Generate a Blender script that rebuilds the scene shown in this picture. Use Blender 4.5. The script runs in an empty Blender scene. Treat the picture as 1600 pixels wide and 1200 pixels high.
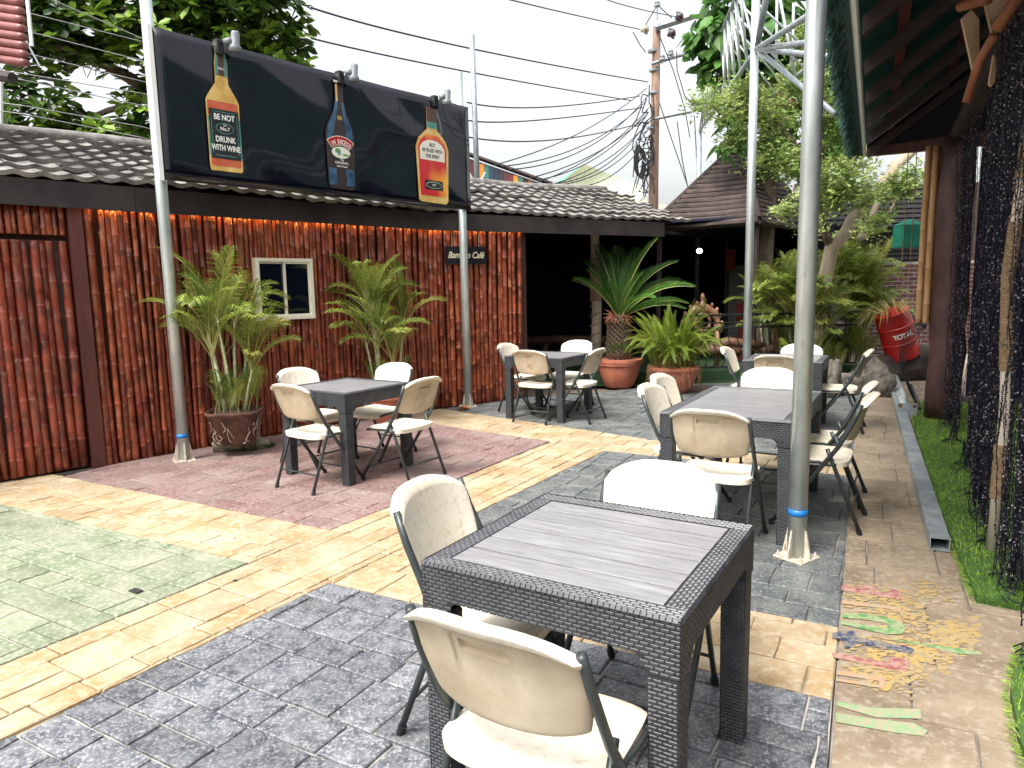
import bpy, math, random
import numpy as np
from mathutils import Vector, Matrix, Euler
random.seed(7); rng = np.random.default_rng(7)
S = bpy.context.scene
C = S.collection
R = math.radians
# ------------------------------------------------------------------ camera, sky, sun, exposure
FOC, PITCH, ROLL, CH = 1093.0, 0.1343, -0.0195, 1.524
Fw = Vector((0, math.cos(PITCH), -math.sin(PITCH))); U0 = Vector((0, math.sin(PITCH), math.cos(PITCH))); X0 = Vector((1, 0, 0))
Xc = math.cos(ROLL)*X0 + math.sin(ROLL)*U0; Uc = -math.sin(ROLL)*X0 + math.cos(ROLL)*U0
cd = bpy.data.cameras.new('camera'); cam = bpy.data.objects.new('camera', cd); C.objects.link(cam); S.camera = cam
m = Matrix.Identity(4)
for i in range(3):
    m[i][0] = Xc[i]; m[i][1] = Uc[i]; m[i][2] = -Fw[i]
m[2][3] = CH
cam.matrix_world = m
cd.sensor_fit = 'HORIZONTAL'; cd.sensor_width = 36; cd.lens = FOC/1600*36; cd.clip_end = 500; cd.clip_start = .05
W = bpy.data.worlds.new('World'); S.world = W; W.use_nodes = True
nt = W.node_tree; bg = nt.nodes['Background']
sky = nt.nodes.new('ShaderNodeTexSky'); sky.sky_type = 'NISHITA'; sky.sun_disc = False
SUN_EL, SUN_AZ = R(58), R(-138)     # azimuth measured from +Y clockwise
sky.sun_elevation = SUN_EL; sky.sun_rotation = SUN_AZ; sky.air_density = 1.4; sky.dust_density = 6; sky.ozone_density = 1
hs = nt.nodes.new('ShaderNodeHueSaturation'); hs.inputs['Saturation'].default_value = .22
nt.links.new(sky.outputs[0], hs.inputs['Color']); nt.links.new(hs.outputs[0], bg.inputs[0]); bg.inputs[1].default_value = .15
sd = bpy.data.lights.new('sun', 'SUN'); sd.energy = 1.5; sd.angle = R(14); sd.color = (1, .96, .9)
sun = bpy.data.objects.new('sun', sd); C.objects.link(sun)
sdir = Vector((math.sin(SUN_AZ)*math.cos(SUN_EL), math.cos(SUN_AZ)*math.cos(SUN_EL), math.sin(SUN_EL)))
sun.rotation_euler = sdir.to_track_quat('Z', 'Y').to_euler()
S.view_settings.view_transform = 'Standard'; S.view_settings.look = 'None'; S.view_settings.gamma = 1
S.view_settings.use_curve_mapping = False; S.view_settings.exposure = 1.2

# ------------------------------------------------------------------ helpers
def ray(px, py): return Fw + Xc*((px-800)/FOC) + Uc*((600-py)/FOC)
def at(px, py, Y):
    d = ray(px, py); return Vector((0, 0, CH)) + d*(Y/d.y)
def G(px, py, z=0.0):
    d = ray(px, py); return Vector((0, 0, CH)) + d*((z-CH)/d.z)
def hexc(r, g, b):
    f = lambda c: (c/255/12.92) if c/255 <= .04045 else ((c/255+.055)/1.055)**2.4
    return (f(r), f(g), f(b))
MATS = {}
def mat(name, c1, c2=None, scale=5, rough=.6, bump=0, bscale=None, metal=0, spec=.5, rnd=0, stretch=None, world=False, emit=None, detail=6, lo=.35, hi=.65, coat=0, trans=0, spots=None, island=False):
    if name in MATS: return MATS[name]
    M = bpy.data.materials.new(name); M.use_nodes = True; t = M.node_tree; N = t.nodes; L = t.links
    b = N['Principled BSDF']; b.inputs['Roughness'].default_value = rough; b.inputs['Metallic'].default_value = metal
    b.inputs['Specular IOR Level'].default_value = spec; b.inputs['Coat Weight'].default_value = coat; b.inputs['Coat Roughness'].default_value = .12
    if trans: b.inputs['Transmission Weight'].default_value = trans
    if world: src = N.new('ShaderNodeNewGeometry').outputs['Position']
    else: src = N.new('ShaderNodeTexCoord').outputs['Object']
    if stretch:
        mp = N.new('ShaderNodeMapping'); mp.inputs['Scale'].default_value = stretch; L.new(src, mp.inputs[0]); src = mp.outputs[0]
    vec = src
    if rnd and not world:
        oi = N.new('ShaderNodeObjectInfo'); va = N.new('ShaderNodeVectorMath'); va.operation = 'ADD'
        ml = N.new('ShaderNodeMath'); ml.operation = 'MULTIPLY'; ml.inputs[1].default_value = 37
        L.new(oi.outputs['Random'], ml.inputs[0]); L.new(src, va.inputs[0]); L.new(ml.outputs[0], va.inputs[1]); vec = va.outputs[0]
    n = N.new('ShaderNodeTexNoise'); n.inputs['Scale'].default_value = scale; n.inputs['Detail'].default_value = detail; n.inputs['Roughness'].default_value = .62
    L.new(vec, n.inputs['Vector'])
    cr = N.new('ShaderNodeValToRGB'); cr.color_ramp.elements[0].position = lo; cr.color_ramp.elements[1].position = hi
    cr.color_ramp.elements[0].color = (*c1, 1); cr.color_ramp.elements[1].color = (*(c2 or c1), 1)
    L.new(n.outputs['Fac'], cr.inputs[0]); col = cr.outputs[0]
    if spots:   # (colour, scale, threshold)
        n2 = N.new('ShaderNodeTexNoise'); n2.inputs['Scale'].default_value = spots[1]; n2.inputs['Detail'].default_value = 8; n2.inputs['Roughness'].default_value = .7
        L.new(vec, n2.inputs['Vector'])
        r2 = N.new('ShaderNodeValToRGB'); r2.color_ramp.elements[0].position = spots[2]; r2.color_ramp.elements[1].position = spots[2]+(spots[3] if len(spots) > 3 else .1)
        L.new(n2.outputs['Fac'], r2.inputs[0]); mx = N.new('ShaderNodeMixRGB'); L.new(r2.outputs[0], mx.inputs[0]); L.new(col, mx.inputs[1]); mx.inputs[2].default_value = (*spots[0], 1); col = mx.outputs[0]
    if rnd:
        h = N.new('ShaderNodeHueSaturation')
        if island: o2 = N.new('ShaderNodeNewGeometry').outputs['Random Per Island']
        else: o2 = N.new('ShaderNodeObjectInfo').outputs['Random']
        mr = N.new('ShaderNodeMapRange'); mr.inputs['To Min'].default_value = 1-rnd; mr.inputs['To Max'].default_value = 1+rnd
        L.new(o2, mr.inputs[0]); L.new(mr.outputs[0], h.inputs['Value']); L.new(col, h.inputs['Color']); col = h.outputs[0]
    L.new(col, b.inputs['Base Color'])
    if bump:
        nb = N.new('ShaderNodeTexNoise'); nb.inputs['Scale'].default_value = bscale or scale*2; nb.inputs['Detail'].default_value = 5; L.new(vec, nb.inputs['Vector'])
        bp = N.new('ShaderNodeBump'); bp.inputs['Strength'].default_value = min(1, bump*30); bp.inputs['Distance'].default_value = bump
        L.new(nb.outputs['Fac'], bp.inputs['Height']); L.new(bp.outputs[0], b.inputs['Normal'])
    if emit:
        b.inputs['Emission Color'].default_value = (*emit[0], 1); b.inputs['Emission Strength'].default_value = emit[1]
    MATS[name] = M; return M
def leafmat(name, c1, c2, rnd=.3, rough=.45, scale=1.2):
    if name in MATS: return MATS[name]
    M = mat(name, c1, c2, scale=scale, rough=rough, rnd=rnd, world=True, island=True, spec=.4)
    t = M.node_tree; b = t.nodes['Principled BSDF']; out = [n for n in t.nodes if n.type == 'OUTPUT_MATERIAL'][0]
    tr = t.nodes.new('ShaderNodeBsdfTranslucent'); mx = t.nodes.new('ShaderNodeMixShader'); mx.inputs[0].default_value = .35
    src = b.inputs['Base Color'].links[0].from_socket
    t.links.new(src, tr.inputs[0]); t.links.new(b.outputs[0], mx.inputs[1]); t.links.new(tr.outputs[0], mx.inputs[2]); t.links.new(mx.outputs[0], out.inputs[0])
    return M
class MB:
    def __init__(s): s.v = []; s.f = []; s.mi = []
    def add(s, vs, fs, mi=0):
        o = len(s.v); s.v += [tuple(v) for v in vs]; s.f += [tuple(i+o for i in f) for f in fs]; s.mi += [mi]*len(fs); return s
    def box(s, x0, x1, y0, y1, z0, z1, mi=0, T=None):
        vs = [(x, y, z) for z in (z0, z1) for y in (y0, y1) for x in (x0, x1)]
        if T is not None: vs = [T @ Vector(v) for v in vs]
        return s.add(vs, [(0, 2, 3, 1), (4, 5, 7, 6), (0, 1, 5, 4), (2, 6, 7, 3), (0, 4, 6, 2), (1, 3, 7, 5)], mi)
    def bbox(s, x0, x1, y0, y1, z0, z1, b=.004, T=None, mi=0):   # bevelled box: three stacked rings
        def ring(z, i): return [(x0+i, y0+i, z), (x1-i, y0+i, z), (x1-i, y1-i, z), (x0+i, y1-i, z)]
        # chamfered vertical corners too
        def ring8(z, i):
            return [(x0+i+b, y0+i, z), (x1-i-b, y0+i, z), (x1-i, y0+i+b, z), (x1-i, y1-i-b, z), (x1-i-b, y1-i, z), (x0+i+b, y1-i, z), (x0+i, y1-i-b, z), (x0+i, y0+i+b, z)]
        rs = [ring8(z0, b), ring8(z0+b, 0), ring8(z1-b, 0), ring8(z1, b)]
        vs = [Vector(v) for r in rs for v in r]
        if T is not None: vs = [T @ v for v in vs]
        fs = [tuple(range(7, -1, -1)), tuple(range(24, 32))]
        for k in range(3):
            for j in range(8):
                a = k*8+j; c = k*8+(j+1) % 8; fs.append((a, c, c+8, a+8))
        return s.add(vs, fs, mi)
    def tube(s, pts, r, n=8, caps=True, mi=0, flat=1.0):
        pts = [Vector(p) for p in pts]; rr = r if isinstance(r, (list, tuple)) else [r]*len(pts)
        vs = []; prev = None
        for i, p in enumerate(pts):
            d = (pts[min(i+1, len(pts)-1)]-pts[max(i-1, 0)])
            d = d.normalized() if d.length > 1e-9 else Vector((0, 0, 1))
            if prev is None:
                a = Vector((1, 0, 0)) if abs(d.z) > .9 else Vector((0, 0, 1)); x = d.cross(a).normalized()
            else:
                x = (prev - d*prev.dot(d)).normalized()
            prev = x; y = d.cross(x)
            for k in range(n):
                t = 2*math.pi*k/n; vs.append(p + x*math.cos(t)*rr[i] + y*math.sin(t)*rr[i]*flat)
        fs = []
        for i in range(len(pts)-1):
            for k in range(n): fs.append((i*n+k, i*n+(k+1) % n, (i+1)*n+(k+1) % n, (i+1)*n+k))
        if caps: fs += [tuple(range(n-1, -1, -1)), tuple((len(pts)-1)*n+k for k in range(n))]
        return s.add(vs, fs, mi)
    def lathe(s, prof, n=24, cx=0, cy=0, mi=0, T=None):
        vs = []
        for (r, z) in prof:
            for k in range(n):
                t = 2*math.pi*k/n; vs.append(Vector((cx+r*math.cos(t), cy+r*math.sin(t), z)))
        if T is not None: vs = [T @ v for v in vs]
        fs = [(i*n+k, i*n+(k+1) % n, (i+1)*n+(k+1) % n, (i+1)*n+k) for i in range(len(prof)-1) for k in range(n)]
        fs += [tuple(range(n-1, -1, -1)), tuple((len(prof)-1)*n+k for k in range(n))]
        return s.add(vs, fs, mi)
    def prism(s, pts2, z0, z1, T=None, mi=0):
        n = len(pts2); vs = [Vector((p[0], p[1], z)) for z in (z0, z1) for p in pts2]
        if T is not None: vs = [T @ v for v in vs]
        return s.add(vs, [tuple(range(n-1, -1, -1)), tuple(range(n, 2*n))]+[(i, (i+1) % n, n+(i+1) % n, n+i) for i in range(n)], mi)
    def mesh(s, name, mats, smooth=False):
        me = bpy.data.meshes.new(name); me.from_pydata(s.v, [], s.f)
        for q in (mats if isinstance(mats, (list, tuple)) else [mats]): me.materials.append(q)
        if len(me.materials) > 1: me.polygons.foreach_set('material_index', s.mi)
        if smooth: me.polygons.foreach_set('use_smooth', [True]*len(me.polygons))
        me.update(); return me
    def build(s, name, mats, parent=None, smooth=False, **k):
        return link(name, s.mesh(name, mats, smooth), parent, **k)
def link(name, me, parent=None, loc=None, rot=None, scale=None, kind=None):
    o = bpy.data.objects.new(name, me); C.objects.link(o)
    if parent is not None: o.parent = parent
    if loc is not None: o.location = loc
    if rot is not None: o.rotation_euler = rot
    if scale is not None: o.scale = scale
    if kind: o['kind'] = kind
    return o
def smooth_by_angle(o, deg=40):
    pass
def tag(o, label, cat, group=None, kind=None):
    o['label'] = label; o['category'] = cat
    if group: o['group'] = group
    if kind: o['kind'] = kind
    return o
def thing(name, label, cat, loc=(0, 0, 0), rz=0, group=None):
    o = bpy.data.objects.new(name, None); C.objects.link(o); o.location = loc; o.rotation_euler = (0, 0, rz); o.empty_display_size = .1
    return tag(o, label, cat, group)
def struct(o): o['kind'] = 'structure'; return o
def kids(o): return [c for c in bpy.data.objects if c.parent == o]
def dup(root, loc, rz, label, KC):
    r = root.copy(); C.objects.link(r); r.location = loc; r.rotation_euler = (0, 0, rz); r['label'] = label
    for ch, gs in KC:
        c = ch.copy(); C.objects.link(c); c.parent = r
        for g in gs:
            d = g.copy(); C.objects.link(d); d.parent = c
    return r
def kidcache(root): return [(c, list(c.children)) for c in root.children]
def text(body, parent, loc, size, M, basis, ext=.001, shear=0, name='lettering', sx=1, bold=0):
    cu = bpy.data.curves.new(name, 'FONT'); cu.body = body; cu.size = size; cu.extrude = ext; cu.align_x = 'CENTER'; cu.align_y = 'CENTER'; cu.shear = shear; cu.offset = bold
    cu.materials.append(M); t0 = bpy.data.objects.new('glyphs', cu); C.objects.link(t0)
    me = bpy.data.meshes.new_from_object(t0, depsgraph=bpy.context.evaluated_depsgraph_get()); bpy.data.objects.remove(t0); bpy.data.curves.remove(cu)
    o = bpy.data.objects.new(name, me); C.objects.link(o); o.parent = parent
    mw = basis.to_4x4(); mw.translation = Vector(loc); o.matrix_local = mw @ Matrix.Diagonal((sx, 1, 1, 1)); return o
def mass(name, base_v, base_f, Ms, Ps, M, parent=None, kind='stuff', smooth=False):
    bv = np.array(base_v); n = len(Ms)
    V = np.einsum('nij,kj->nki', np.array(Ms), bv) + np.array(Ps)[:, None, :]
    k = len(bv); V = V.reshape(-1, 3)
    F = []
    for i in range(n):
        o = i*k; F += [tuple(a+o for a in f) for f in base_f]
    me = bpy.data.meshes.new(name); me.from_pydata(V.tolist(), [], F); me.materials.append(M)
    if smooth: me.polygons.foreach_set('use_smooth', [True]*len(me.polygons))
    return link(name, me, parent, kind=kind)
def rotm(dirv, roll=0, s=1.0):
    d = Vector(dirv).normalized(); a = Vector((0, 0, 1)) if abs(d.z) < .95 else Vector((1, 0, 0))
    y = a.cross(d).normalized(); z = d.cross(y); q = Matrix((d, y, z)).transposed()
    return (q @ Matrix.Rotation(roll, 3, 'X')) * s

# ------------------------------------------------------------------ materials
galv = mat('galvanised_steel', (.46, .52, .51), (.66, .71, .7), scale=9, rough=.36, metal=.6, stretch=(1, 1, .35), spots=((.36, .42, .4), 14, .6), bump=.0006, bscale=40)
galv_dull = mat('dull_galvanised_steel', (.25, .29, .31), (.42, .46, .47), scale=6, rough=.5, metal=.4, spots=((.2, .25, .3), 8, .58))
bluetape = mat('blue_tape', (.01, .16, .5), (.02, .2, .6), rough=.4)
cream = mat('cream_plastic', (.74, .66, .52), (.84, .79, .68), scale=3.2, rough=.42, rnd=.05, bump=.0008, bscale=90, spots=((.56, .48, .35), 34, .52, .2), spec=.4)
cream_back = mat('stained_shaded_cream_plastic', (.42, .335, .225), (.62, .53, .39), scale=4.5, rough=.5, rnd=.05, bump=.001, bscale=90, spots=((.38, .29, .18), 3.5, .58), spec=.35, lo=.35, hi=.65)  # darker beige carries both the stains and the shade on the chair backs
chairsteel = mat('grey_painted_steel', (.035, .045, .045), (.06, .07, .07), scale=12, rough=.38, metal=.3)
rattan = mat('charcoal_resin_weave', (.026, .028, .034), (.055, .057, .064), scale=16, rough=.46, spec=.5)
rattan_base = mat('charcoal_resin', (.012, .013, .016), (.02, .021, .025), scale=10, rough=.55)
plankm = mat('sky_sheen_resin_plank', (.17, .165, .172), (.26, .255, .265), scale=6, rough=.42, rnd=.06, stretch=(1.2, 14, 3), bump=.0007, bscale=12, spec=.7, spots=((.34, .34, .34), 3.4, .52, .2))  # base grey lifted so the colour carries the sky's sheen
bam = mat('varnished_bamboo', (.1, .016, .008), (.34, .078, .03), scale=4, rough=.3, rnd=.25, stretch=(2, 2, 1.6), coat=.4, bump=.003, bscale=24, spots=((.42, .16, .085), 5, .56), lo=.36, hi=.62)
bam_red = mat('red_brown_bamboo', (.085, .013, .008), (.28, .052, .026), scale=4, rough=.32, rnd=.22, stretch=(2, 2, 1.6), coat=.4, bump=.003, bscale=24, spots=((.34, .11, .065), 5, .57), lo=.36, hi=.62)
bam_tan = mat('tan_bamboo', (.42, .22, .09), (.6, .36, .17), scale=2, rough=.4, rnd=.1, stretch=(6, 6, .7))
darkwood = mat('dark_brown_timber', (.022, .013, .012), (.05, .028, .024), scale=3, rough=.6, stretch=(1, 1, 8), bump=.003)
fascia = mat('weathered_fascia', (.014, .009, .01), (.034, .025, .023), scale=3, rough=.7, bump=.002, world=True)
maroon = mat('maroon_timber', (.07, .018, .014), (.12, .035, .028), scale=6, rough=.5, stretch=(1, 1, .2), bump=.002)
rooft = mat('stone_coated_tile', (.12, .112, .105), (.27, .255, .235), scale=6, rough=.9, rnd=.12, bump=.004, bscale=160, spots=((.08, .075, .075), 5, .55), world=True)
hutroof = mat('brown_roof_board', (.04, .028, .025), (.1, .07, .06), scale=5, rough=.7, rnd=.3, bump=.002)
black_gloss = mat('glossy_black_sheet', (.004, .004, .008), (.006, .006, .012), scale=3, rough=.06, spec=.5, bump=.006, bscale=1.4)
darkint = mat('dark_interior_shade', (.008, .007, .03), (.014, .011, .045), rough=.9, scale=1)  # near-black navy puts the unlit interior's shade into the colour
terracotta = mat('terracotta', (.36, .1, .06), (.48, .17, .1), scale=7, rough=.65, bump=.001)
soil = mat('potting_soil', (.03, .02, .012), (.06, .04, .025), scale=30, rough=.95, bump=.01)
stonem = mat('mossy_stone', (.16, .15, .08), (.4, .36, .24), scale=7, rough=.9, bump=.02, spots=((.04, .06, .02), 5, .52))
greystone = mat('grey_rock', (.05, .045, .038), (.2, .18, .14), scale=9, rough=.9, bump=.02)
rustpot = mat('root_covered_pot', (.05, .02, .014), (.12, .05, .035), scale=10, rough=.85, bump=.01)
iron = mat('black_wrought_iron', (.012, .016, .018), (.03, .035, .035), rough=.45, metal=.4)
ropem = mat('jute_rope', (.2, .13, .07), (.36, .25, .14), scale=40, rough=.9, bump=.001)
barkpale = mat('pale_bark', (.38, .3, .22), (.55, .46, .36), scale=8, rough=.85, stretch=(1, 1, .3), bump=.004)
bark = mat('tree_bark', (.09, .06, .04), (.22, .17, .12), scale=7, rough=.9, bump=.02, stretch=(1, 1, .4))
white = mat('white_paint', (.78, .78, .76), (.85, .85, .83), rough=.45)
creamframe = mat('cream_window_frame', (.72, .68, .52), (.8, .77, .64), rough=.45)
lampgrey = mat('grey_lamp_housing', (.14, .16, .17), (.2, .22, .23), rough=.4)
wirem = mat('black_cable', (.014, .014, .016), (.03, .03, .034), rough=.6)
wiresteel = mat('steel_fence_wire', (.3, .3, .3), (.4, .4, .4), rough=.4, metal=.5)
G_tree = leafmat('almond_leaf', (.07, .15, .015), (.28, .42, .06), rnd=.55)
G_tree2 = leafmat('dark_almond_leaf', (.02, .05, .01), (.06, .13, .02), rnd=.35)
G_vine = leafmat('vine_leaf', (.035, .1, .025), (.13, .28, .05), rnd=.5)
G_light = leafmat('pale_small_leaf', (.13, .23, .03), (.5, .6, .22), rnd=.5)
G_palm = leafmat('areca_leaflet', (.06, .12, .012), (.34, .42, .08), rnd=.5)
G_palm2 = leafmat('yellowing_leaflet', (.16, .2, .03), (.32, .33, .08), rnd=.3)
G_sago = leafmat('sago_leaflet', (.025, .08, .018), (.09, .22, .035), rnd=.25)
G_fern = leafmat('fern_leaflet', (.09, .17, .012), (.24, .36, .035), rnd=.3)
G_dry = leafmat('dry_leaf', (.13, .05, .03), (.28, .13, .08), rnd=.3)
stemm = mat('palm_stem', (.32, .36, .16), (.6, .6, .4), scale=6, rough=.5, stretch=(1, 1, 3))

# ------------------------------------------------------------------ paving
ground = MB(); ground.add([(-150, -60, -.045), (150, -60, -.045), (150, 260, -.045), (-150, 260, -.045)], [(0, 1, 2, 3)])
struct(ground.build('ground', mat('packed_earth', (.16, .13, .1), (.26, .22, .17), scale=1, rough=.95, bump=.01)))
A_U = R(-29.5)
uu = Vector((math.cos(A_U), math.sin(A_U))); vv = Vector((-uu.y, uu.x))
def clip(poly, a, n):     # keep side where (p-a).n >= 0
    out = []
    for i in range(len(poly)):
        p, q = poly[i], poly[(i+1) % len(poly)]; dp = (p-a).dot(n); dq = (q-a).dot(n)
        if dp >= 0: out.append(p)
        if (dp >= 0) != (dq >= 0): out.append(p + (q-p)*(dp/(dp-dq)))
    return out
def area(p): return .5*sum(p[i].x*p[(i+1) % len(p)].y - p[(i+1) % len(p)].x*p[i].y for i in range(len(p)))
def tile_mesh(poly, c, h, inset, M, jit=.004):
    # outline relative to c, with gently uneven edges
    pp_ = []
    for p in poly:
        if not pp_ or (p-pp_[-1]).length > .012: pp_.append(p)
    while len(pp_) > 2 and (pp_[0]-pp_[-1]).length <= .012: pp_.pop()
    poly = pp_
    if len(poly) < 3: return None
    n = len(poly); pts = []
    cen = sum(poly, Vector((0, 0)))/n
    ins = []
    for i in range(n):
        p0, p1, p2 = poly[i-1], poly[i], poly[(i+1) % n]
        e1 = (p1-p0); e2 = (p2-p1)
        if e1.length < 1e-5 or e2.length < 1e-5: continue
        n1 = Vector((-e1.y, e1.x)).normalized(); n2 = Vector((-e2.y, e2.x)).normalized(); k = 1+n1.dot(n2)
        ins.append(p1 + (n1+n2)*(inset/max(k, .4)))
    if len(ins) < 3 or area(ins) < .0012: return None
    n = len(ins)
    for i in range(n):
        a, b = ins[i], ins[(i+1) % n]; pts.append(a)
        if (b-a).length > .1: pts.append((a+b)/2 + Vector((random.uniform(-jit, jit), random.uniform(-jit, jit))))
    n = len(pts); top = [p + (cen-p).normalized()*.006 for p in pts]
    tl = [random.uniform(-.0016, .0016) for _ in range(2)]
    def zt(p): q = p-cen; return h + tl[0]*q.x*8 + tl[1]*q.y*8
    vs = [(p.x-c.x, p.y-c.y, 0) for p in pts]+[(p.x-c.x, p.y-c.y, zt(p)-.0035) for p in pts]+[(p.x-c.x, p.y-c.y, zt(p)) for p in top]
    fs = [(i, (i+1) % n, n+(i+1) % n, n+i) for i in range(n)]+[(n+i, n+(i+1) % n, 2*n+(i+1) % n, 2*n+i) for i in range(n)]+[tuple(range(2*n, 3*n))]
    me = bpy.data.meshes.new('tile'); me.from_pydata(vs, [], fs); me.materials.append(M); return me
def ashlar(x0, x1, y0, y1, rows, wmin, wmax, broken=.25):
    cells = []; y = y0
    while y < y1:
        h = random.choice(rows); x = x0 - random.random()*wmax
        while x < x1:
            w = random.uniform(wmin, wmax)
            if random.random() < broken and h > .17:
                cells.append((x, x+w, y, y+h/2)); cells.append((x, x+w, y+h/2, y+h))
            else: cells.append((x, x+w, y, y+h))
            x += w
        y += h
    return cells
def paving(name, polys, tilem, mortarm, rows, wmin, wmax, h=.012, ang=A_U, z0=-.006, inset=.004, broken=.25, nmax=300, holes=(), bed=None):
    P2 = [Vector(p) for p in polys]
    if area(P2) < 0: P2.reverse()
    b = MB(); b.add([(p.x, p.y, 0) for p in P2], [tuple(range(len(P2)))])
    base = struct(b.build(name, mortarm)); base.location.z = z0
    ux = Vector((math.cos(ang), math.sin(ang))); vx = Vector((-ux.y, ux.x))
    us = [p.dot(ux) for p in P2]; vs = [p.dot(vx) for p in P2]
    out = []
    for (x0, x1, y0, y1) in ashlar(min(us), max(us), min(vs), max(vs), rows, wmin, wmax, broken):
        q = [ux*x0+vx*y0, ux*x1+vx*y0, ux*x1+vx*y1, ux*x0+vx*y1]
        for i in range(len(P2)):
            e = P2[(i+1) % len(P2)]-P2[i]; q = clip(q, P2[i], Vector((-e.y, e.x)))
            if len(q) < 3: break
        if len(q) < 3 or area(q) < .002: continue
        c = sum(q, Vector((0, 0)))/len(q)
        Fd = (Vector((c.x, c.y, -CH)).dot(Fw))
        if Fd < .6: continue
        px = 800+FOC*Vector((c.x, c.y, -CH)).dot(Xc)/Fd
        if px < -260 or px > 1860: continue
        out.append((c.length, q, c))
    out.sort(key=lambda a: a[0]); rest = MB()
    for k, (d, q, c) in enumerate(out):
        me = tile_mesh(q, c, h+random.uniform(-.0012, .0012), inset, tilem)
        if me is None: continue
        if k < nmax:
            o = bpy.data.objects.new('tile', me); C.objects.link(o); o.parent = base; o.location = (c.x, c.y, 0)
        else: rest.add([(v.co.x+c.x, v.co.y+c.y, v.co.z) for v in me.vertices], [tuple(p.vertices) for p in me.polygons])
    if rest.v: rest.build('tiles', tilem, base, kind='stuff')
    return base
t_yellow = mat('ochre_stamped_concrete', (.33, .215, .1), (.42, .35, .24), scale=3.4, rough=.72, rnd=.1, world=True, bump=.004, bscale=16, spots=((.5, .44, .33), 22, .48, .26), lo=.38, hi=.64)
t_grey = mat('slate_grey_stamped_concrete', (.055, .061, .076), (.165, .172, .188), scale=13, rough=.5, rnd=.22, world=True, bump=.007, bscale=26, spots=((.36, .36, .36), 85, .49, .16), lo=.38, hi=.62)
t_grey2 = mat('worn_grey_stamped_concrete', (.055, .066, .075), (.15, .16, .15), scale=5, rough=.55, rnd=.13, world=True, bump=.005, bscale=22, spots=((.29, .29, .27), 80, .49, .18), lo=.38, hi=.64)
t_green = mat('green_stamped_concrete', (.15, .19, .11), (.27, .28, .2), scale=3.2, rough=.7, rnd=.12, world=True, bump=.005, bscale=18, spots=((.4, .4, .33), 40, .47, .22), lo=.4, hi=.62)
t_red = mat('dusty_rose_stamped_concrete', (.17, .085, .08), (.24, .17, .155), scale=2.2, rough=.7, rnd=.12, world=True, bump=.005, bscale=18, spots=((.32, .28, .25), 38, .47, .22), lo=.4, hi=.64)
t_walk = mat('tan_walkway_concrete', (.17, .125, .085), (.32, .25, .17), scale=2.4, rough=.75, rnd=.05, world=True, bump=.004, bscale=14, spots=((.38, .33, .26), 26, .5, .2), lo=.36, hi=.66)
m_light = mat('pale_mortar', (.34, .33, .3), (.5, .48, .44), scale=8, rough=.9, world=True)
m_dark = mat('grey_mortar', (.13, .12, .11), (.33, .31, .28), scale=5, rough=.9, world=True)
m_ochre = mat('ochre_mortar', (.16, .11, .06), (.42, .34, .22), scale=5, rough=.9, world=True)
V2 = lambda x, y: Vector((x, y))
def Gp(px, py): g = G(px, py); return V2(g.x, g.y)
gc = V2(-1.526, 3.836); gl = V2(-3.861, 5.094); gb = V2(-2.174, 2.759)
vg = (gb-gc).normalized(); ug = (gl-gc).normalized()
k1 = V2(-.986, 3.53); k1l = V2(-1.802, 2.245); kv = (k1l-k1).normalized()
wl0, wl1, wl2 = V2(3.445, 6.918), V2(1.973, 4.059), V2(1.163, 2.394)
wdir = (wl0-wl2).normalized()
rc1, rc2, rc3 = V2(-3.873, 5.873), V2(-1.191, 4.364), V2(.362, 6.897)
# colour fields as polygons on the ground
g_tr = V2(1.156, 2.394)
walk_far = wl2 + wdir*9.5; walk_near = wl2 - wdir*3
paving('green_paving', [gc, gc+ug*4, gc+ug*4+vg*5, gc+vg*5], t_green, m_light, [.17, .19, .3], .2, .34)
f1 = V2(-.524, 3.259); fdir = (f1-k1).normalized()
s_end = g_tr
paving('dark_grey_paving', [k1, k1+kv*4.6, walk_near+V2(0, 0), s_end], t_grey, m_light, [.15, .17, .27], .18, .32, h=.013, inset=.005)
far_dir = (rc1-rc2).normalized()
rl = V2(-.891, 7.897)
paving('rose_paving', [rc2, rc3, V2(-1.62, 8.49), V2(-2.66, 7.40), V2(-3.66, 6.30), rc1], t_red, m_ochre, [.16, .18, .28], .2, .34)
g3a = V2(.866, 6.432); g3b = V2(-.284, 4.704); g3dir = (k1-g3a).normalized()
bl = V2(1.116, 3.12); br = V2(1.435, 2.962); bdir = (bl-br).normalized()
# intersection of the left edge and the bottom edge of the middle grey field
def isect(a, d, b, e):
    den = d.x*e.y-d.y*e.x; t = ((b-a).x*e.y-(b-a).y*e.x)/den; return a+d*t
g3c = isect(g3a, g3dir, bl, V2(-.862, .507))
brw = isect(bl, V2(.862, -.507), wl2, wdir)
gtop = isect(g3a, uu, wl2, wdir)
paving('grey_paving', [g3a, g3c, brw, gtop], t_grey2, m_dark, [.15, .17, .27], .18, .32)
g2a = V2(1.405, 6.862); g2r = isect(g2a, V2(.8, -.6), wl2, wdir); g2l = V2(-.93, 8.97)
paving('far_grey_paving', [g2l, g2a, g2r, walk_far, V2(2.9, 10.9), V2(.14, 9.75)], t_grey2, m_dark, [.2, .3], .25, .4, z0=-.0062)
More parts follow.
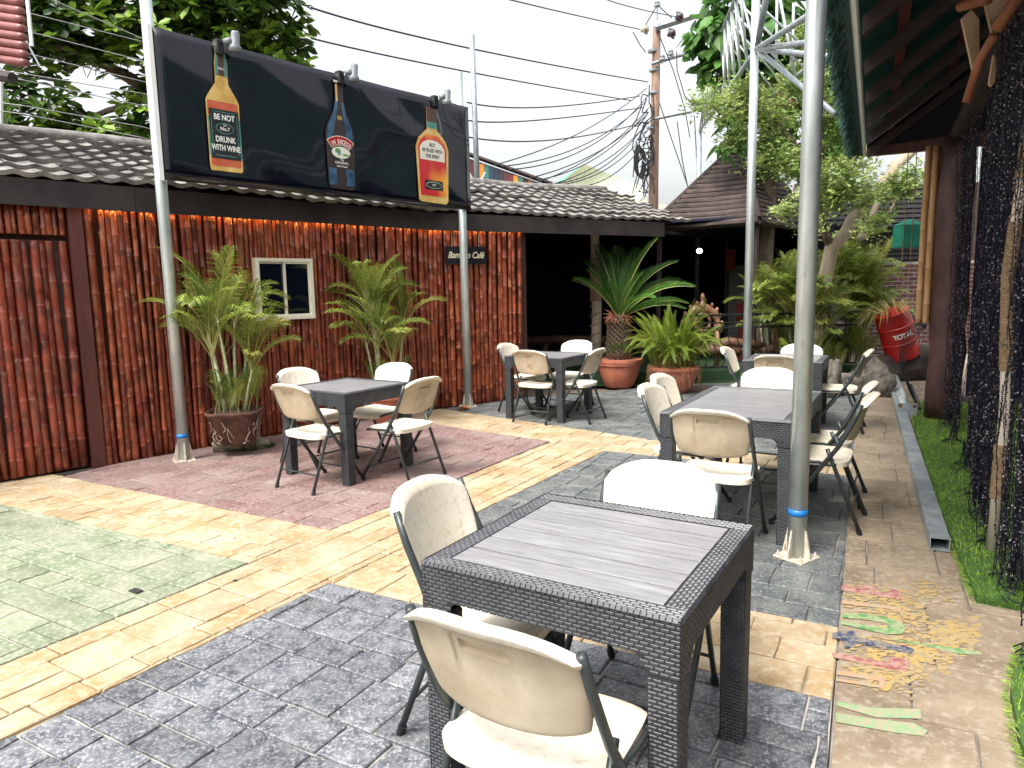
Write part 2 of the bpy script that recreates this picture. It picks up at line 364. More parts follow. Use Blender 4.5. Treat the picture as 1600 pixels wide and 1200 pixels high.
# ochre bands (five strips round the coloured fields)
def strip(nm, pts, a=A_U, nmax=300): paving(nm, pts, t_yellow, m_ochre, [.14, .16, .2, .28], .18, .34, ang=a, nmax=nmax, z0=-.0064)
gfar = gc+ug*4; rfar = rc2+far_dir*4.6
strip('ochre_paving_band', [gfar, gc, rc2, rfar])
strip('ochre_paving_band', [gc+vg*5, gc, rc2, rc3, g3a, k1, k1+kv*5], a=math.atan2(-vg.y, -vg.x))
strip('ochre_paving_band', [k1, s_end, brw, g3c])
strip('ochre_paving_band', [V2(-1.62, 8.49), rc3, g2a, g2l])
strip('ochre_paving_band', [rc3, g3a, gtop, g2r, g2a])
# rose strip by the plant pots
paving('rose_kerb_strip', [V2(1.9, 10.75), V2(2.6, 10.05), V2(3.3, 9.9), V2(3.3, 10.3), V2(2.2, 11.2)], t_red, m_ochre, [.2, .3], .25, .4, z0=.0)
# walkway on the right
wr = [V2(2.179, 3.141), V2(2.819, 4.498), V2(3.865, 6.58), V2(5.218, 8.966), V2(8.0, 14.0)]
paving('walkway', [wl2, V2(2.0, 2.0), V2(2.8, 2.6), V2(9.3, 15.0), walk_far], t_walk, m_dark, [.42, .6], .32, .42, ang=math.atan2(wdir.y, wdir.x)-math.pi/2, z0=-.0058, h=.012, inset=.0035, broken=0)
paving('walkway_corner', [wl2, walk_near, V2(1.6, 1.2), V2(2.0, 2.0)], t_walk, m_dark, [.45, .6], .5, .7, ang=A_U, z0=-.0060, h=.012, broken=0)
# painted word on the walkway, letters read from the right
lett = {
 'rose': (mat('faded_red_paint', (.24, .07, .07), (.36, .22, .17), scale=34, rough=.8, world=True, lo=.4, hi=.56), [
   [(1316, 914), (1347, 919), (1347, 914), (1370, 917), (1370, 924), (1390, 927), (1390, 920), (1408, 923), (1408, 937), (1314, 922)],
   [(1300, 1020), (1388, 1035), (1390, 1026), (1420, 1030), (1418, 1050), (1385, 1045), (1302, 1027)]]),
 'green': (mat('faded_green_paint', (.07, .22, .06), (.27, .3, .17), scale=34, rough=.8, world=True, lo=.4, hi=.56), [
   [(1317, 958), (1360, 960), (1397, 968), (1412, 976), (1414, 985), (1408, 991), (1385, 991), (1314, 975), (1314, 970), (1380, 981), (1391, 979), (1385, 974), (1355, 968), (1317, 965)],
   [(1386, 998), (1460, 1008), (1530, 1018), (1535, 1023), (1500, 1022), (1450, 1010), (1400, 1001)]]),
 'pale_green': (mat('worn_pale_green_paint', (.2, .34, .17), (.33, .3, .2), scale=34, rough=.8, world=True, lo=.4, hi=.56), [
   [(1308, 1096), (1362, 1106), (1438, 1108), (1440, 1123), (1370, 1121), (1308, 1103)], [(1306, 1114), (1370, 1124), (1428, 1130), (1450, 1142), (1443, 1150), (1400, 1145), (1306, 1128)]]),
 'navy': (mat('faded_navy_paint', (.03, .04, .09), (.2, .18, .15), scale=34, rough=.8, world=True, lo=.4, hi=.56), [
   [(1300, 990), (1315, 985), (1335, 986), (1340, 996), (1425, 1012), (1430, 1019), (1420, 1021), (1340, 1005), (1335, 1012), (1320, 1012), (1318, 1000), (1300, 997)]]),
 'orange': (mat('faded_orange_paint', (.45, .24, .12), (.33, .26, .18), scale=34, rough=.8, world=True, lo=.4, hi=.56), [
   [(1308, 1048), (1382, 1058), (1382, 1076), (1306, 1064), (1306, 1060), (1374, 1070), (1374, 1064), (1308, 1054)], [(1316, 938), (1408, 950), (1408, 954), (1316, 943)]])}
pw = tag(bpy.data.objects.new('painted_word', None), 'faded multicoloured word painted across the tan walkway', 'painted lettering'); C.objects.link(pw)
for nm, (M, polys) in lett.items():
    for pl in polys:
        q = [G(x, y, .009) for x, y in pl]; b = MB(); n = len(q)
        b.add([(p.x, p.y, .0088) for p in q]+[(p.x, p.y, .0100) for p in q], [tuple(range(n)), tuple(range(n, 2*n))]+[(i, (i+1) % n, n+(i+1) % n, n+i) for i in range(n)])
        b.build('letter', M, pw)
# flaking yellow paint on the walkway
yp = MB()
for k in range(2300):
    cx_, cy_ = random.choice([(1440, 925), (1400, 960), (1470, 975), (1380, 1010), (1430, 1010), (1490, 1000), (1350, 930), (1400, 1060), (1360, 1040), (1400, 945), (1500, 985), (1450, 1030)]); px = random.gauss(cx_, 26); py = random.gauss(cy_, 11)
    if px < 1318 or px > 1530 or py < 905 or py > 1100: continue
    g = G(px, py, .009); r = random.choice([.003, .004, .005, .007, .009, .013])
    a0 = random.random()*6; n = random.randint(6, 9)
    pts = [(g.x+math.cos(a0+6.283*i/n)*r*random.uniform(.4, 1.3)*1.5, g.y+math.sin(a0+6.283*i/n)*r*random.uniform(.4, 1.1), .0086+k*3e-7) for i in range(n)]
    yp.add(pts, [tuple(range(n))])
tag(yp.build('yellow_paint_flakes', mat('chrome_yellow_paint', (.42, .28, .08), (.31, .25, .15), scale=22, rough=.75, world=True)), 'worn yellow paint flakes scattered over the tan walkway', 'paint', kind='stuff')

for (px, py, w_, lab) in ((212, 923, .035, 'small dark metal plate set in the green paving'), (368, 907, .014, 'tiny black stone on the ochre paving beside the green field')):
    g = G(px, py, .009); tag(MB().bbox(-w_, w_, -w_*.6, w_*.6, 0, .004, b=.0012, T=Matrix.Translation((g.x, g.y, .0075)) @ Matrix.Rotation(A_U, 4, 'Z')).build('metal_plate' if w_ > .02 else 'pebble', mat('dark_plate', (.02, .02, .02), (.04, .04, .04), rough=.6)), lab, 'plate' if w_ > .02 else 'pebble')
# ------------------------------------------------------------------ artificial turf on the right
turfg = leafmat('turf_blade', (.17, .32, .03), (.42, .58, .1), rnd=.35, rough=.5)
turfb = mat('turf_backing', (.03, .08, .012), (.06, .13, .02), scale=30, rough=.95, world=True)
def turf(name, poly, n, h=.03, z=.05):
    P2 = [Vector(p) for p in poly]
    if area(P2) < 0: P2.reverse()
    b = MB(); b.prism([(p.x, p.y) for p in P2], -.02, z); base = struct(b.build(name, turfb))
    xs = [p.x for p in P2]; ys = [p.y for p in P2]; pts = []
    while len(pts) < n:
        q = rng.random((n, 2))*[max(xs)-min(xs), max(ys)-min(ys)]+[min(xs), min(ys)]
        keep = np.zeros(len(q), bool); j = len(P2)-1
        for i in range(len(P2)):
            a, c = P2[i], P2[j]; cond = ((a.y > q[:, 1]) != (c.y > q[:, 1])) & (q[:, 0] < (c.x-a.x)*(q[:, 1]-a.y)/((c.y-a.y) or 1e-9)+a.x); keep ^= cond; j = i
        pts += q[keep].tolist()
    pts = pts[:n]; Ms = []; Ps = []
    # fringe blades hanging over the edge
    for i in range(len(P2)):
        a, c = P2[i], P2[(i+1) % len(P2)]; L_ = (c-a).length
        if L_ < .05: continue
        nn = Vector(((c-a).y, -(c-a).x)).normalized()
        for k in range(int(L_*420)):
            p = a+(c-a)*random.random(); pts.append((p.x+nn.x*.006, p.y+nn.y*.006, random.uniform(0, z), nn.x, nn.y))
    for p in pts:
        s = random.uniform(.6, 1.2)*h
        if len(p) == 2: d = Vector((random.gauss(0, .45), random.gauss(0, .45), 1)); pos = (p[0], p[1], z-.003)
        else: d = Vector((p[3]+random.gauss(0, .4), p[4]+random.gauss(0, .4), random.uniform(-.2, .8))); pos = (p[0], p[1], p[2])
        Ms.append(np.array(rotm(d, random.random()*6, s))); Ps.append(pos)
    mass('turf_blades', [(0, -.05, 0), (0, .05, 0), (.6, .04, .06), (.6, -.04, .06), (1, 0, .18)], [(0, 1, 2, 3), (3, 2, 4)], Ms, Ps, turfg, base)
    return base
turf('artificial_turf', [(2.179, 3.141), (2.819, 4.498), (3.865, 6.58), (5.0, 8.6), (6.6, 7.9), (3.5, 2.35)], 46000)
turf('artificial_turf', [(2.06, 2.68), (1.80, 2.38), (1.62, 2.08), (1.45, 1.7), (2.1, 1.3), (2.8, 2.3)], 6000)

# ------------------------------------------------------------------ bamboo cafe building
WP = [V2(-5.9, 3.98), V2(-4.286, 5.682), V2(-3.658, 6.35), V2(-2.659, 7.461), V2(-1.009, 9.096), V2(.141, 9.772)]
cafe = thing('cafe_building', 'red brown bamboo clad cafe with a low stone coated tile roof', 'building', (WP[3].x, WP[3].y, 0))
def child(name, b, M, par=None, **k):      # child of the cafe given world coordinates
    par = par or cafe; o = b.build(name, M, par, **k)
    root = par
    off = Vector(root.location) if root.parent is None else Vector(root.parent.location)+Vector(root.location)
    o.matrix_parent_inverse = Matrix.Translation(-Vector(cafe.location)) if par is cafe else Matrix.Translation(Vector((0, 0, 0)))
    return o
def pole_mesh(r, H, seed, M, half=False):
    rd = random.Random(seed); b = MB(); pts = []; rs = []; z = -rd.random()*.2
    bx = rd.uniform(-.011, .011); by = rd.uniform(0, .01); nodes = []
    while z < H+.4: nodes.append(z); z += rd.uniform(.24, .42)
    zs = {0.0, H}
    for nz in nodes:
        for d, in ((-.012,), (-.004,), (.004,), (.014,), (.12,)):
            if 0 < nz+d < H: zs.add(nz+d)
    for z in sorted(zs):
        e = 0
        for nz in nodes:
            if abs(z-nz-(-.004)) < 1e-4: e = .0052
            if abs(z-nz-.004) < 1e-4: e = .0022
            if abs(z-nz-.014) < 1e-4: e = -.001
        kx = sum(.0016*math.sin(nz*7+seed) for nz in nodes if nz < z)
        pts.append((bx*math.sin(z*1.7+seed)+kx, by*math.cos(z*2.1+seed), z)); rs.append(r*(1-.06*z/H)+e)
    b.tube(pts, rs, n=9); return b.mesh('bamboo_pole', M, smooth=True)
pm = [pole_mesh((.024, .035, .029, .032, .039, .026)[i % 6], 2.33, i*3+1, bam) for i in range(14)]
pmd = [pole_mesh((.026, .035, .03, .038)[i % 4], 1.98, i*5+2, bam_red) for i in range(10)]
pms = [pole_mesh(.022+.003*(i % 4), .26, i*5+2, bam) for i in range(6)]
pmr = [pole_mesh(.022+.0035*(i % 4), 2.33, i*7+3, bam_red) for i in range(8)]
def run(a, b, meshes, z0=0, gap=.001, par=None, name='bamboo_pole', skip=None):
    a = V2(*a); b = V2(*b); d = (b-a).normalized(); L_ = (b-a).length; s = 0; nn = V2(d.y, -d.x); out = []
    while s < L_:
        me = random.choice(meshes); xs_ = [v.co.x for v in me.vertices[:9]]; r = (max(xs_)-min(xs_))/2*.955
        s += r
        if s > L_+.01: break
        p = a+d*s + nn*random.uniform(-.002, .012)
        if not (skip and skip(s)):
            o = link(name, me, par or cafe, loc=(p.x-cafe.location.x, p.y-cafe.location.y, z0), rot=(random.uniform(-.006, .006), random.gauss(0, .0065), random.choice([0, math.pi])+random.uniform(-.4, .4)))
            out.append(o)
        s += r+gap+(random.random() < .08)*.005
    return out
# door (left) with maroon post, and poles above it
pd = V2(-3.822, 6.175)
door = MB(); dd = (WP[1]-pd).normalized(); dn = V2(-dd.y, dd.x)
if dn.dot(-pd) < 0: dn = -dn
def wbox(b, a, c, off0, off1, z0, z1):   # slab between plan points a-c, offset along the normal facing the camera
    d = (c-a).normalized(); n = V2(-d.y, d.x)
    if n.dot(-a) < 0: n = -n
    q = [a+n*off0, c+n*off0, c+n*off1, a+n*off1]
    if area(q) < 0: q.reverse()
    b.prism([(p.x, p.y) for p in q], z0, z1); return b
dfar = pd+dd*1.6
child('door', wbox(MB(), pd+dd*.005, dfar, -.06, -.035, .01, 2.02), darkwood)
DN = bpy.data.objects['door']
for o in run(pd+dd*.01, dfar, pmd, z0=.03):
    o.name = 'door_pole'; o.parent = DN; o.location = o.location+cafe.location
run(pd+dd*.01, dfar, pms, z0=2.06)
child('door_post', wbox(MB(), pd-dd*.115, pd-dd*.005, -.08, .055, 0, 2.32), maroon)
bot0 = WP[2]
def wallskip(s): return False
wn = run(pd-dd*.12, WP[2], pm+pmr)
wseg = run(WP[2], WP[3], pm+pmr)
# segment with the window: poles cut above and below
wa = V2(-2.704, 7.416); wb = V2(-2.242, 7.874)
d34 = (WP[4]-WP[3]).normalized()
w0, w1 = -.03, (V2(-2.25, 7.87)-WP[3]).dot(d34)+.01
def cutmesh(z0, z1, i, M):
    me = pole_mesh(.023+.003*(i % 4), z1-z0, i*11+5, M); return me
lowm = [cutmesh(0, 1.25, i, bam) for i in range(6)]; topm = [cutmesh(1.9, 2.33, i, bam) for i in range(6)]
for o in list(wseg):
    # poles standing where the window starts are left whole; window frame sits proud of the wall
    pass
run(WP[3]+d34*.0, WP[3]+d34*w1, lowm); run(WP[3], WP[3]+d34*w1, topm, z0=1.905)
run(WP[3]+d34*(w1+.0), WP[4], pm+pmr); run(WP[4], WP[5], pm+pm)
# dark wall behind the poles
bw = MB()
for i in range(1, 5): wbox(bw, WP[i], WP[i+1], -.12, -.05, -.01, 2.33)
wbox(bw, WP[0], WP[1], -.12, -.07, -.01, 2.33)
dback = V2(.55, .83)
wbox(bw, WP[5], WP[5]+V2(-.55, .83)*3.0, -.1, 0, -.01, 2.33)
child('wall', bw, mat('dark_gap', (.045, .012, .007), rough=.9))
# window
def obox(b, a, c, o0, o1, z0, z1): return wbox(b, a, c, o0, o1, z0, z1)
wd = (wb-wa).normalized()
fr = MB(); t = .035; off = .115
obox(fr, wa, wb, .0, off, 1.25, 1.25+t); obox(fr, wa, wb, 0, off, 1.9-t, 1.9)
obox(fr, wa, wa+wd*t, 0, off-.001, 1.25+t, 1.9-t); obox(fr, wb-wd*t, wb, 0, off-.001, 1.25+t, 1.9-t)
win = child('window', fr, creamframe)
def sub(name, b, M, par, **k):
    o = b.build(name, M, par, **k); o.matrix_parent_inverse = Matrix.Identity(4); return o
mid = (wa+wb)/2
for (a, c, of) in ((wa+wd*t, mid+wd*.012, .075), (mid-wd*.012, wb-wd*t, .098)):
    s = MB(); k = .022
    obox(s, a, c, of-.02, of, 1.25+t, 1.25+t+k); obox(s, a, c, of-.02, of, 1.9-t-k, 1.9-t)
    obox(s, a, a+wd*k, of-.02, of-.0005, 1.25+t+k, 1.9-t-k); obox(s, c-wd*k, c, of-.02, of-.0005, 1.25+t+k, 1.9-t-k)
    sub('sash', s, creamframe, win)
    g = MB(); obox(g, a+wd*k, c-wd*k, of-.012, of-.008, 1.25+t+k, 1.9-t-k)
    sub('pane', g, mat('dark_window_glass', (.004, .006, .012), rough=.04, spec=.9), win)
# roof: eave line in two straight runs, tiles
ez, rz_ = 2.52, 3.2; eo, ro = .138, -1.65
def tile_pan(w, L_):
    b = MB(); nx, ny = 12, 3; vs = []
    for j in range(ny+1):
        for i in range(nx+1):
            x = w*i/nx; y = L_*j/ny; z = .022*(math.cos(2*math.pi*2*i/nx)*.5+.5)**1.3 + (.022 if j == 0 else .0)
            vs.append((x, y, z+(1-j/ny)*.014))
    fs = [(j*(nx+1)+i, j*(nx+1)+i+1, (j+1)*(nx+1)+i+1, (j+1)*(nx+1)+i) for j in range(ny) for i in range(nx)]
    n0 = len(vs)
    for i in range(nx+1): x, y, z = vs[i]; vs.append((x, y+.004, z-.042))
    fs += [(n0+i, n0+i+1, i+1, i) for i in range(nx)]
    return b.add(vs, fs).mesh('roof_tile', rooft, smooth=False)
rows = 8; sl = math.hypot(eo-ro, rz_-ez)/rows; ang = math.atan2(rz_-ez, eo-ro); tw = .4
tpm = tile_pan(tw, sl+.02)
def roof_run(eA, angd, s0, s1, st, sf):
    eD = V2(math.cos(R(angd)), math.sin(R(angd))); eN = V2(eD.y, -eD.x)
    def rp(s, off, z): p = eA+eD*s+eN*off; return Vector((p.x, p.y, z))
    def sbox(b, sa, sb, o0, o1, z0, z1):
        q = [eA+eD*sa+eN*o0, eA+eD*sb+eN*o0, eA+eD*sb+eN*o1, eA+eD*sa+eN*o1]
        if area(q) < 0: q.reverse()
        return b.prism([(p.x, p.y) for p in q], z0, z1)
    roof = MB()
    roof.add([rp(s0, eo-.015, ez-.03), rp(s1, eo-.015, ez-.03), rp(s1, ro, rz_-.05), rp(s0, ro, rz_-.05), rp(s0, ro-2.2, ez), rp(s1, ro-2.2, ez)], [(0, 1, 2, 3), (3, 2, 5, 4)])
    roofo = child('roof', roof, fascia)
    n = 2
    for k in range(n):
        a = s0+(sf-s0)*k/n; b_ = s0+(sf-s0)*(k+1)/n
        child('fascia_board', sbox(MB(), a, b_-.004, .1, .126, 2.285, 2.5), fascia)
    child('soffit', sbox(MB(), s0, sf, -.6, .08, 2.46, 2.48), darkwood)
    basis = Matrix((Vector((eD.x, eD.y, 0)), Vector((-eN.x*math.cos(ang), -eN.y*math.cos(ang), math.sin(ang))), Vector((eN.x*math.sin(ang), eN.y*math.sin(ang), math.cos(ang))))).transposed()
    for r_ in range(rows):
        f = r_/rows; s = st + (r_ % 2)*.2
        while s < s1-.02:
            p = rp(s, eo+(ro-eo)*f, ez+(rz_-ez)*f)
            o = bpy.data.objects.new('roof_tile', tpm); C.objects.link(o); o.parent = roofo
            wob = .012*math.sin(s*2.1+r_) + random.uniform(-.008, .008)
            mw = (basis @ Euler((random.uniform(-.03, .03), random.uniform(-.014, .014), random.uniform(-.01, .01))).to_matrix()).to_4x4(); mw.translation = p+Vector((0, 0, wob))
            o.matrix_local = mw
            s += tw
    rc = MB(); rc.tube([rp(s, ro+.02, rz_+.0+.02*math.sin(s*2)) for s in np.arange(s0, s1, .3)], .07, n=8); child('ridge_cap', rc, rooft, smooth=True)
L_a = (WP[4]-WP[2]).length
roof_run(WP[2], 46.05, -3.2, L_a+.1, -1.6, L_a-.02)
roof_run(WP[4], 31, -.05, 4.15, -.35, 3.9)
# warm LED strip under the eave: a lit lamp in the photograph
ledm = mat('warm_led', (1, .5, .15), rough=.5, emit=((1, .5, .14), 20))
led = MB()
for i, (a, c) in enumerate(((pd-dd*.12, WP[2]), (WP[2], WP[3]), (WP[3], WP[4]), (WP[4], WP[5]))): wbox(led, a, c, .076, .084, 2.35, 2.362)
child('light_strip', led, ledm)
# hanging cafe sign
sa, sb = V2(-.873, 9.176), V2(-.365, 9.475); sdv = (sb-sa).normalized(); snn = V2(sdv.y, -sdv.x)
sg = thing('cafe_sign', 'small black hanging sign with pale script lettering on bamboo wall', 'sign', (0, 0, 0))
b = wbox(MB(), sa, sb, .085, .105, 1.864, 2.087); b.build('board', mat('sign_black', (.008, .008, .012), rough=.4), sg)
for q in (sa+sdv*.1, sb-sdv*.1):
    p = q+snn*.095; MB().tube([(p.x, p.y, 2.085), (p.x+.005, p.y, 2.2), (p.x-.008, p.y, 2.28)], .003, n=5).build('chain', mat('pale_chain', (.5, .48, .42), rough=.5), sg)
bas = Matrix((Vector((sdv.x, sdv.y, 0)), Vector((0, 0, 1)), Vector((snn.x, snn.y, 0)))).transposed()
sc_ = (sa+sb)/2+snn*.107
text('Bamboo Café', sg, (sc_.x, sc_.y, 1.975), .115, mat('cream_letter', (.75, .68, .45), rough=.5), bas, shear=.35, bold=.0015, sx=.82)

# ------------------------------------------------------------------ steel posts
def steel_post(label, loc, top, lean=(0, 0), tape=None, bent=False, r=.05):
    t_ = thing('steel_post', label, 'post', loc, R(35), 'galvanised posts standing in the yard')
    MB().tube([(0, 0, .01), (lean[0]*.5, lean[1]*.5, top*.5), (lean[0], lean[1], top)], r, n=20).build('shaft', galv, t_, smooth=True)
    MB().bbox(-.09, .09, -.09, .09, .002, .016, b=.003).build('base_plate', mat('rusty_painted_steel', (.4, .34, .24), (.62, .58, .5), scale=14, rough=.8, spots=((.25, .12, .05), 12, .55), bump=.003), t_)
    for k in range(4):
        T = Matrix.Rotation(k*math.pi/2, 4, 'Z')
        gp = MB(); gp.add([T @ Vector(v) for v in [(r-.005, -.005, .016), (.084, -.005, .016), (.084, -.005, .035), (r+.006, -.005, .17), (r-.005, -.005, .17), (r-.005, .005, .016), (.084, .005, .016), (.084, .005, .035), (r+.006, .005, .17), (r-.005, .005, .17)]],
               [(0, 1, 2, 3, 4), (9, 8, 7, 6, 5), (0, 5, 6, 1), (1, 6, 7, 2), (2, 7, 8, 3), (3, 8, 9, 4), (4, 9, 5, 0)])
        gp.build('gusset', MATS['rusty_painted_steel'], t_)
        MB().lathe([(.012, .016), (.012, .026), (.006, .027), (.006, .04)], n=6, cx=T.to_3x3().col[0].x*.07+T.to_3x3().col[1].x*.07, cy=T.to_3x3().col[0].y*.07+T.to_3x3().col[1].y*.07).build('bolt', MATS['rusty_painted_steel'], t_)
    if tape: MB().lathe([(r+.0015, tape-.018), (r+.002, tape), (r+.0015, tape+.018)], n=20).build('tape', bluetape, t_, smooth=True)
    return t_
steel_post('galvanised post holding the left end of the black bottle board', (-3.069, 6.377, 0), 4.9, tape=.24)
steel_post('galvanised post holding the right end of the black bottle board', (-.585, 9.105, 0), 4.2)
steel_post('thick galvanised post with blue tape beside the middle long table', (1.575, 3.754, 0), 5.6, tape=.27)
steel_post('galvanised post behind the far table with truss bars at its top', (2.99, 8.85, 0), 5.6)
p5 = at(746, 284, 12.2)
rp5 = thing('roof_pole', 'thin grey pole rising from the ridge of the tiled roof', 'pole', p5-Vector((0, 0, .6)))
MB().tube([(0, 0, 0), (-.03, 0, 2.95)], .045, n=12).build('shaft', galv_dull, rp5, smooth=True)
for sx in (-1, 1): MB().tube([(sx*.14, 0, .75), (sx*.03, 0, .55)], .02, n=6).build('bracket', galv, rp5)

# ------------------------------------------------------------------ bottle board
bu = V2(.662, .749); bn = V2(.749, -.662); b0 = V2(-2.965, 6.285)
bb = thing('bottle_billboard', 'long glossy black board showing three printed liquor bottles', 'billboard', (0, 0, 0))
def bp(a, z, o=0): q = b0+bu*a+bn*o; return Vector((q.x, q.y, z))
BL, BR_ = -.0, 3.76
sheet = MB(); nx, nz = 40, 14; vs = []
for side in (0, 1):
    for j in range(nz+1):
        for i in range(nx+1):
            a = -.03+(BR_+.03)*i/nx; z = 2.53+(1.255)*j/nz - .01*0
            w = .012*math.sin(i*.55+j*.4)*math.sin(j*.35) + .02*math.sin(math.pi*i/nx*3)*(j/nz-.5)*.6
            vs.append(bp(a, z, (0 if side == 0 else -.02)+w*.6))
nn_ = (nx+1)*(nz+1); fs = []
for j in range(nz):
    for i in range(nx):
        q = (j*(nx+1)+i, j*(nx+1)+i+1, (j+1)*(nx+1)+i+1, (j+1)*(nx+1)+i); fs.append(q); fs.append(tuple(nn_+k for k in reversed(q)))
for j in range(nz):
    a = j*(nx+1); fs.append((a, a+nx+1, nn_+a+nx+1, nn_+a)); a += nx; fs.append((a, nn_+a, nn_+a+nx+1, a+nx+1))
for i in range(nx):
    fs.append((i, nn_+i, nn_+i+1, i+1)); a = nz*(nx+1)+i; fs.append((a, a+1, nn_+a+1, nn_+a))
sheet.add(vs, fs).build('panel', black_gloss, bb, smooth=False)
bpan = bpy.data.objects['panel']
for f in bpan.data.polygons: f.use_smooth = True
MB().bbox(-.022, .022, -.02, .02, 0, 1.28, b=.003, T=Matrix.Translation(bp(-.055, 2.515, .0)) @ Matrix.Rotation(math.atan2(bu.y, bu.x), 4, 'Z')).build('edge_strip', white, bb)
basb = Matrix((Vector((bu.x, bu.y, 0)), Vector((0, 0, 1)), Vector((bn.x, bn.y, 0)))).transposed()
def flat(pts, off, M, name, th=.0015, par=None):
    n = len(pts); b = MB(); fr_ = [bp(a, z, off+.001) for a, z in pts]; bk = [bp(a, z, off+.001-th) for a, z in pts]
    b.add(fr_+bk, [tuple(range(n)), tuple(range(2*n-1, n-1, -1))]+[(i, n+i, n+(i+1) % n, (i+1) % n) for i in range(n)]); return b.build(name, M, par or bb)
def ell(ca, cz, ra, rz, n=24, a0=0, a1=360): return [(ca+ra*math.cos(R(a0+(a1-a0)*k/n)), cz+rz*math.sin(R(a0+(a1-a0)*k/n))) for k in range(n if a1-a0 == 360 else n+1)]
def pm_(n, c, c2=None, **k): return mat(n, hexc(*c), hexc(*(c2 or c)), scale=6, rough=.25, **k)
P_am = pm_('print_amber', (190, 85, 60), (205, 110, 75)); P_gold = pm_('print_gold', (195, 150, 70), (225, 195, 125)); P_blk = pm_('print_charcoal', (34, 34, 38), (44, 44, 48)); P_wh = pm_('print_white', (225, 225, 220))
P_teal = pm_('print_teal', (60, 120, 110), (110, 160, 145)); P_brn = pm_('print_brown', (70, 45, 40), (90, 60, 52)); P_blue = pm_('print_blue', (32, 58, 88), (78, 112, 140)); P_dk = pm_('print_dark_brown', (48, 36, 38), (62, 48, 50)); P_red = pm_('print_red', (170, 30, 30)); P_or = pm_('print_orange', (215, 85, 45), (245, 165, 50), )
P_cr = pm_('print_cream', (225, 222, 205)); P_grn = pm_('print_green', (70, 120, 60), (140, 175, 110)); P_yel = pm_('print_yellow', (240, 190, 60), (250, 215, 90)); P_redor = pm_('print_red_orange', (200, 50, 40), (220, 80, 45))
O = .016
# bottle 1
c = .55
b1 = [(c-.155, 2.655), (c+.135, 2.655), (c+.15, 2.68), (c+.15, 3.27), (c+.13, 3.32), (c+.06, 3.43), (c+.058, 3.52), (c+.065, 3.6), (c+.045, 3.7), (c+.045, 3.77), (c-.045, 3.77), (c-.045, 3.7), (c-.06, 3.6), (c-.06, 3.52), (c-.065, 3.43), (c-.14, 3.32), (c-.165, 3.27), (c-.165, 2.68)]
flat(b1, O, P_gold, 'printed_bottle')
flat([(c-.15, 3.12), (c+.135, 3.12), (c+.135, 3.27), (c-.15, 3.27)], O+.002, P_am, 'print_band')
flat([(c-.15, 2.7), (c+.135, 2.7), (c+.135, 2.79), (c-.15, 2.79)], O+.002, P_am, 'print_band')
for sx in (-.157, .135): flat([(c+sx, 2.78), (c+sx+.013, 2.78), (c+sx+.013, 3.13), (c+sx, 3.13)], O+.0035, P_teal, 'print_edge')
flat([(c-.055, 3.5), (c+.055, 3.5), (c+.06, 3.6), (c+.042, 3.72), (c-.042, 3.72), (c-.055, 3.6)], O+.002, P_teal, 'print_neck')
flat([(c-.028, 3.5), (c+.028, 3.5), (c+.028, 3.73), (c-.028, 3.73)], O+.004, P_brn, 'print_neck')
flat([(c-.145, 2.765), (c+.135, 2.765), (c+.135, 3.2), (c-.145, 3.2)], O+.0055, P_blk, 'print_label')
for z in (2.79, 3.175): flat([(c-.11, z), (c+.1, z), (c+.1, z+.005), (c-.11, z+.005)], O+.007, P_teal, 'print_rule')
for x in (-.13, .117): flat([(c+x, 2.81), (c+x+.004, 2.81), (c+x+.004, 3.155), (c+x, 3.155)], O+.007, P_teal, 'print_rule')
flat(ell(c-.005, 3.035, .085, .048), O+.007, P_teal, 'print_oval'); flat(ell(c-.005, 3.035, .078, .041), O+.0085, P_blk, 'print_oval')
def tx(s, a, z, size, M, off, sx=1, bold=.002, shear=0): p = bp(a, z, O+off); return text(s, bb, p, size, M, basb, ext=.0006, bold=bold, sx=sx, shear=shear)
tx('BE NOT', c-.005, 3.13, .07, P_wh, .0085, .8); tx('No.7', c-.005, 3.03, .045, P_wh, .0105, 1, .0008); tx('Old', c-.005, 3.062, .02, P_wh, .0105, 1, .0003)
tx('DRUNK', c-.005, 2.935, .07, P_wh, .0085, .78); tx('WITH WINE', c-.005, 2.86, .07, P_wh, .0085, .72)
tx('No.7', c, 3.56, .03, P_wh, .0065, 1, .0004)
# bottle 2
c = 1.82
b2 = [(c-.175, 2.64), (c-.15, 2.612), (c+.13, 2.61), (c+.155, 2.64), (c+.17, 3.17), (c+.15, 3.25), (c+.08, 3.4), (c+.055, 3.5), (c+.055, 3.68), (c+.07, 3.685), (c+.07, 3.71), (c-.06, 3.71), (c-.06, 3.685), (c-.045, 3.68), (c-.05, 3.5), (c-.08, 3.4), (c-.165, 3.25), (c-.19, 3.17)]
flat(b2, O, P_dk, 'printed_bottle')
flat([(c-.175, 3.1), (c-.1, 3.14), (c-.06, 3.3), (c-.025, 3.45), (c-.025, 3.52), (c-.045, 3.52), (c-.075, 3.39), (c-.15, 3.25)], O+.002, P_blue, 'print_sheen')
flat([(c+.06, 3.12), (c+.155, 3.12), (c+.14, 3.24), (c+.07, 3.38), (c+.05, 3.5), (c+.03, 3.5), (c+.035, 3.38), (c+.06, 3.25)], O+.002, P_blue, 'print_sheen')
flat([(c-.04, 3.5), (c-.02, 3.5), (c-.02, 3.67), (c-.04, 3.67)], O+.003, P_gold, 'print_sheen'); flat([(c-.058, 3.69), (c+.068, 3.69), (c+.068, 3.71), (c-.058, 3.71)], O+.003, P_cr, 'print_cap')
for x0, x1 in ((-.165, -.075), (.05, .145)): flat([(c+x0, 2.65), (c+x1, 2.65), (c+x1, 2.82), (c+x0, 2.82)], O+.002, P_blue, 'print_sheen')
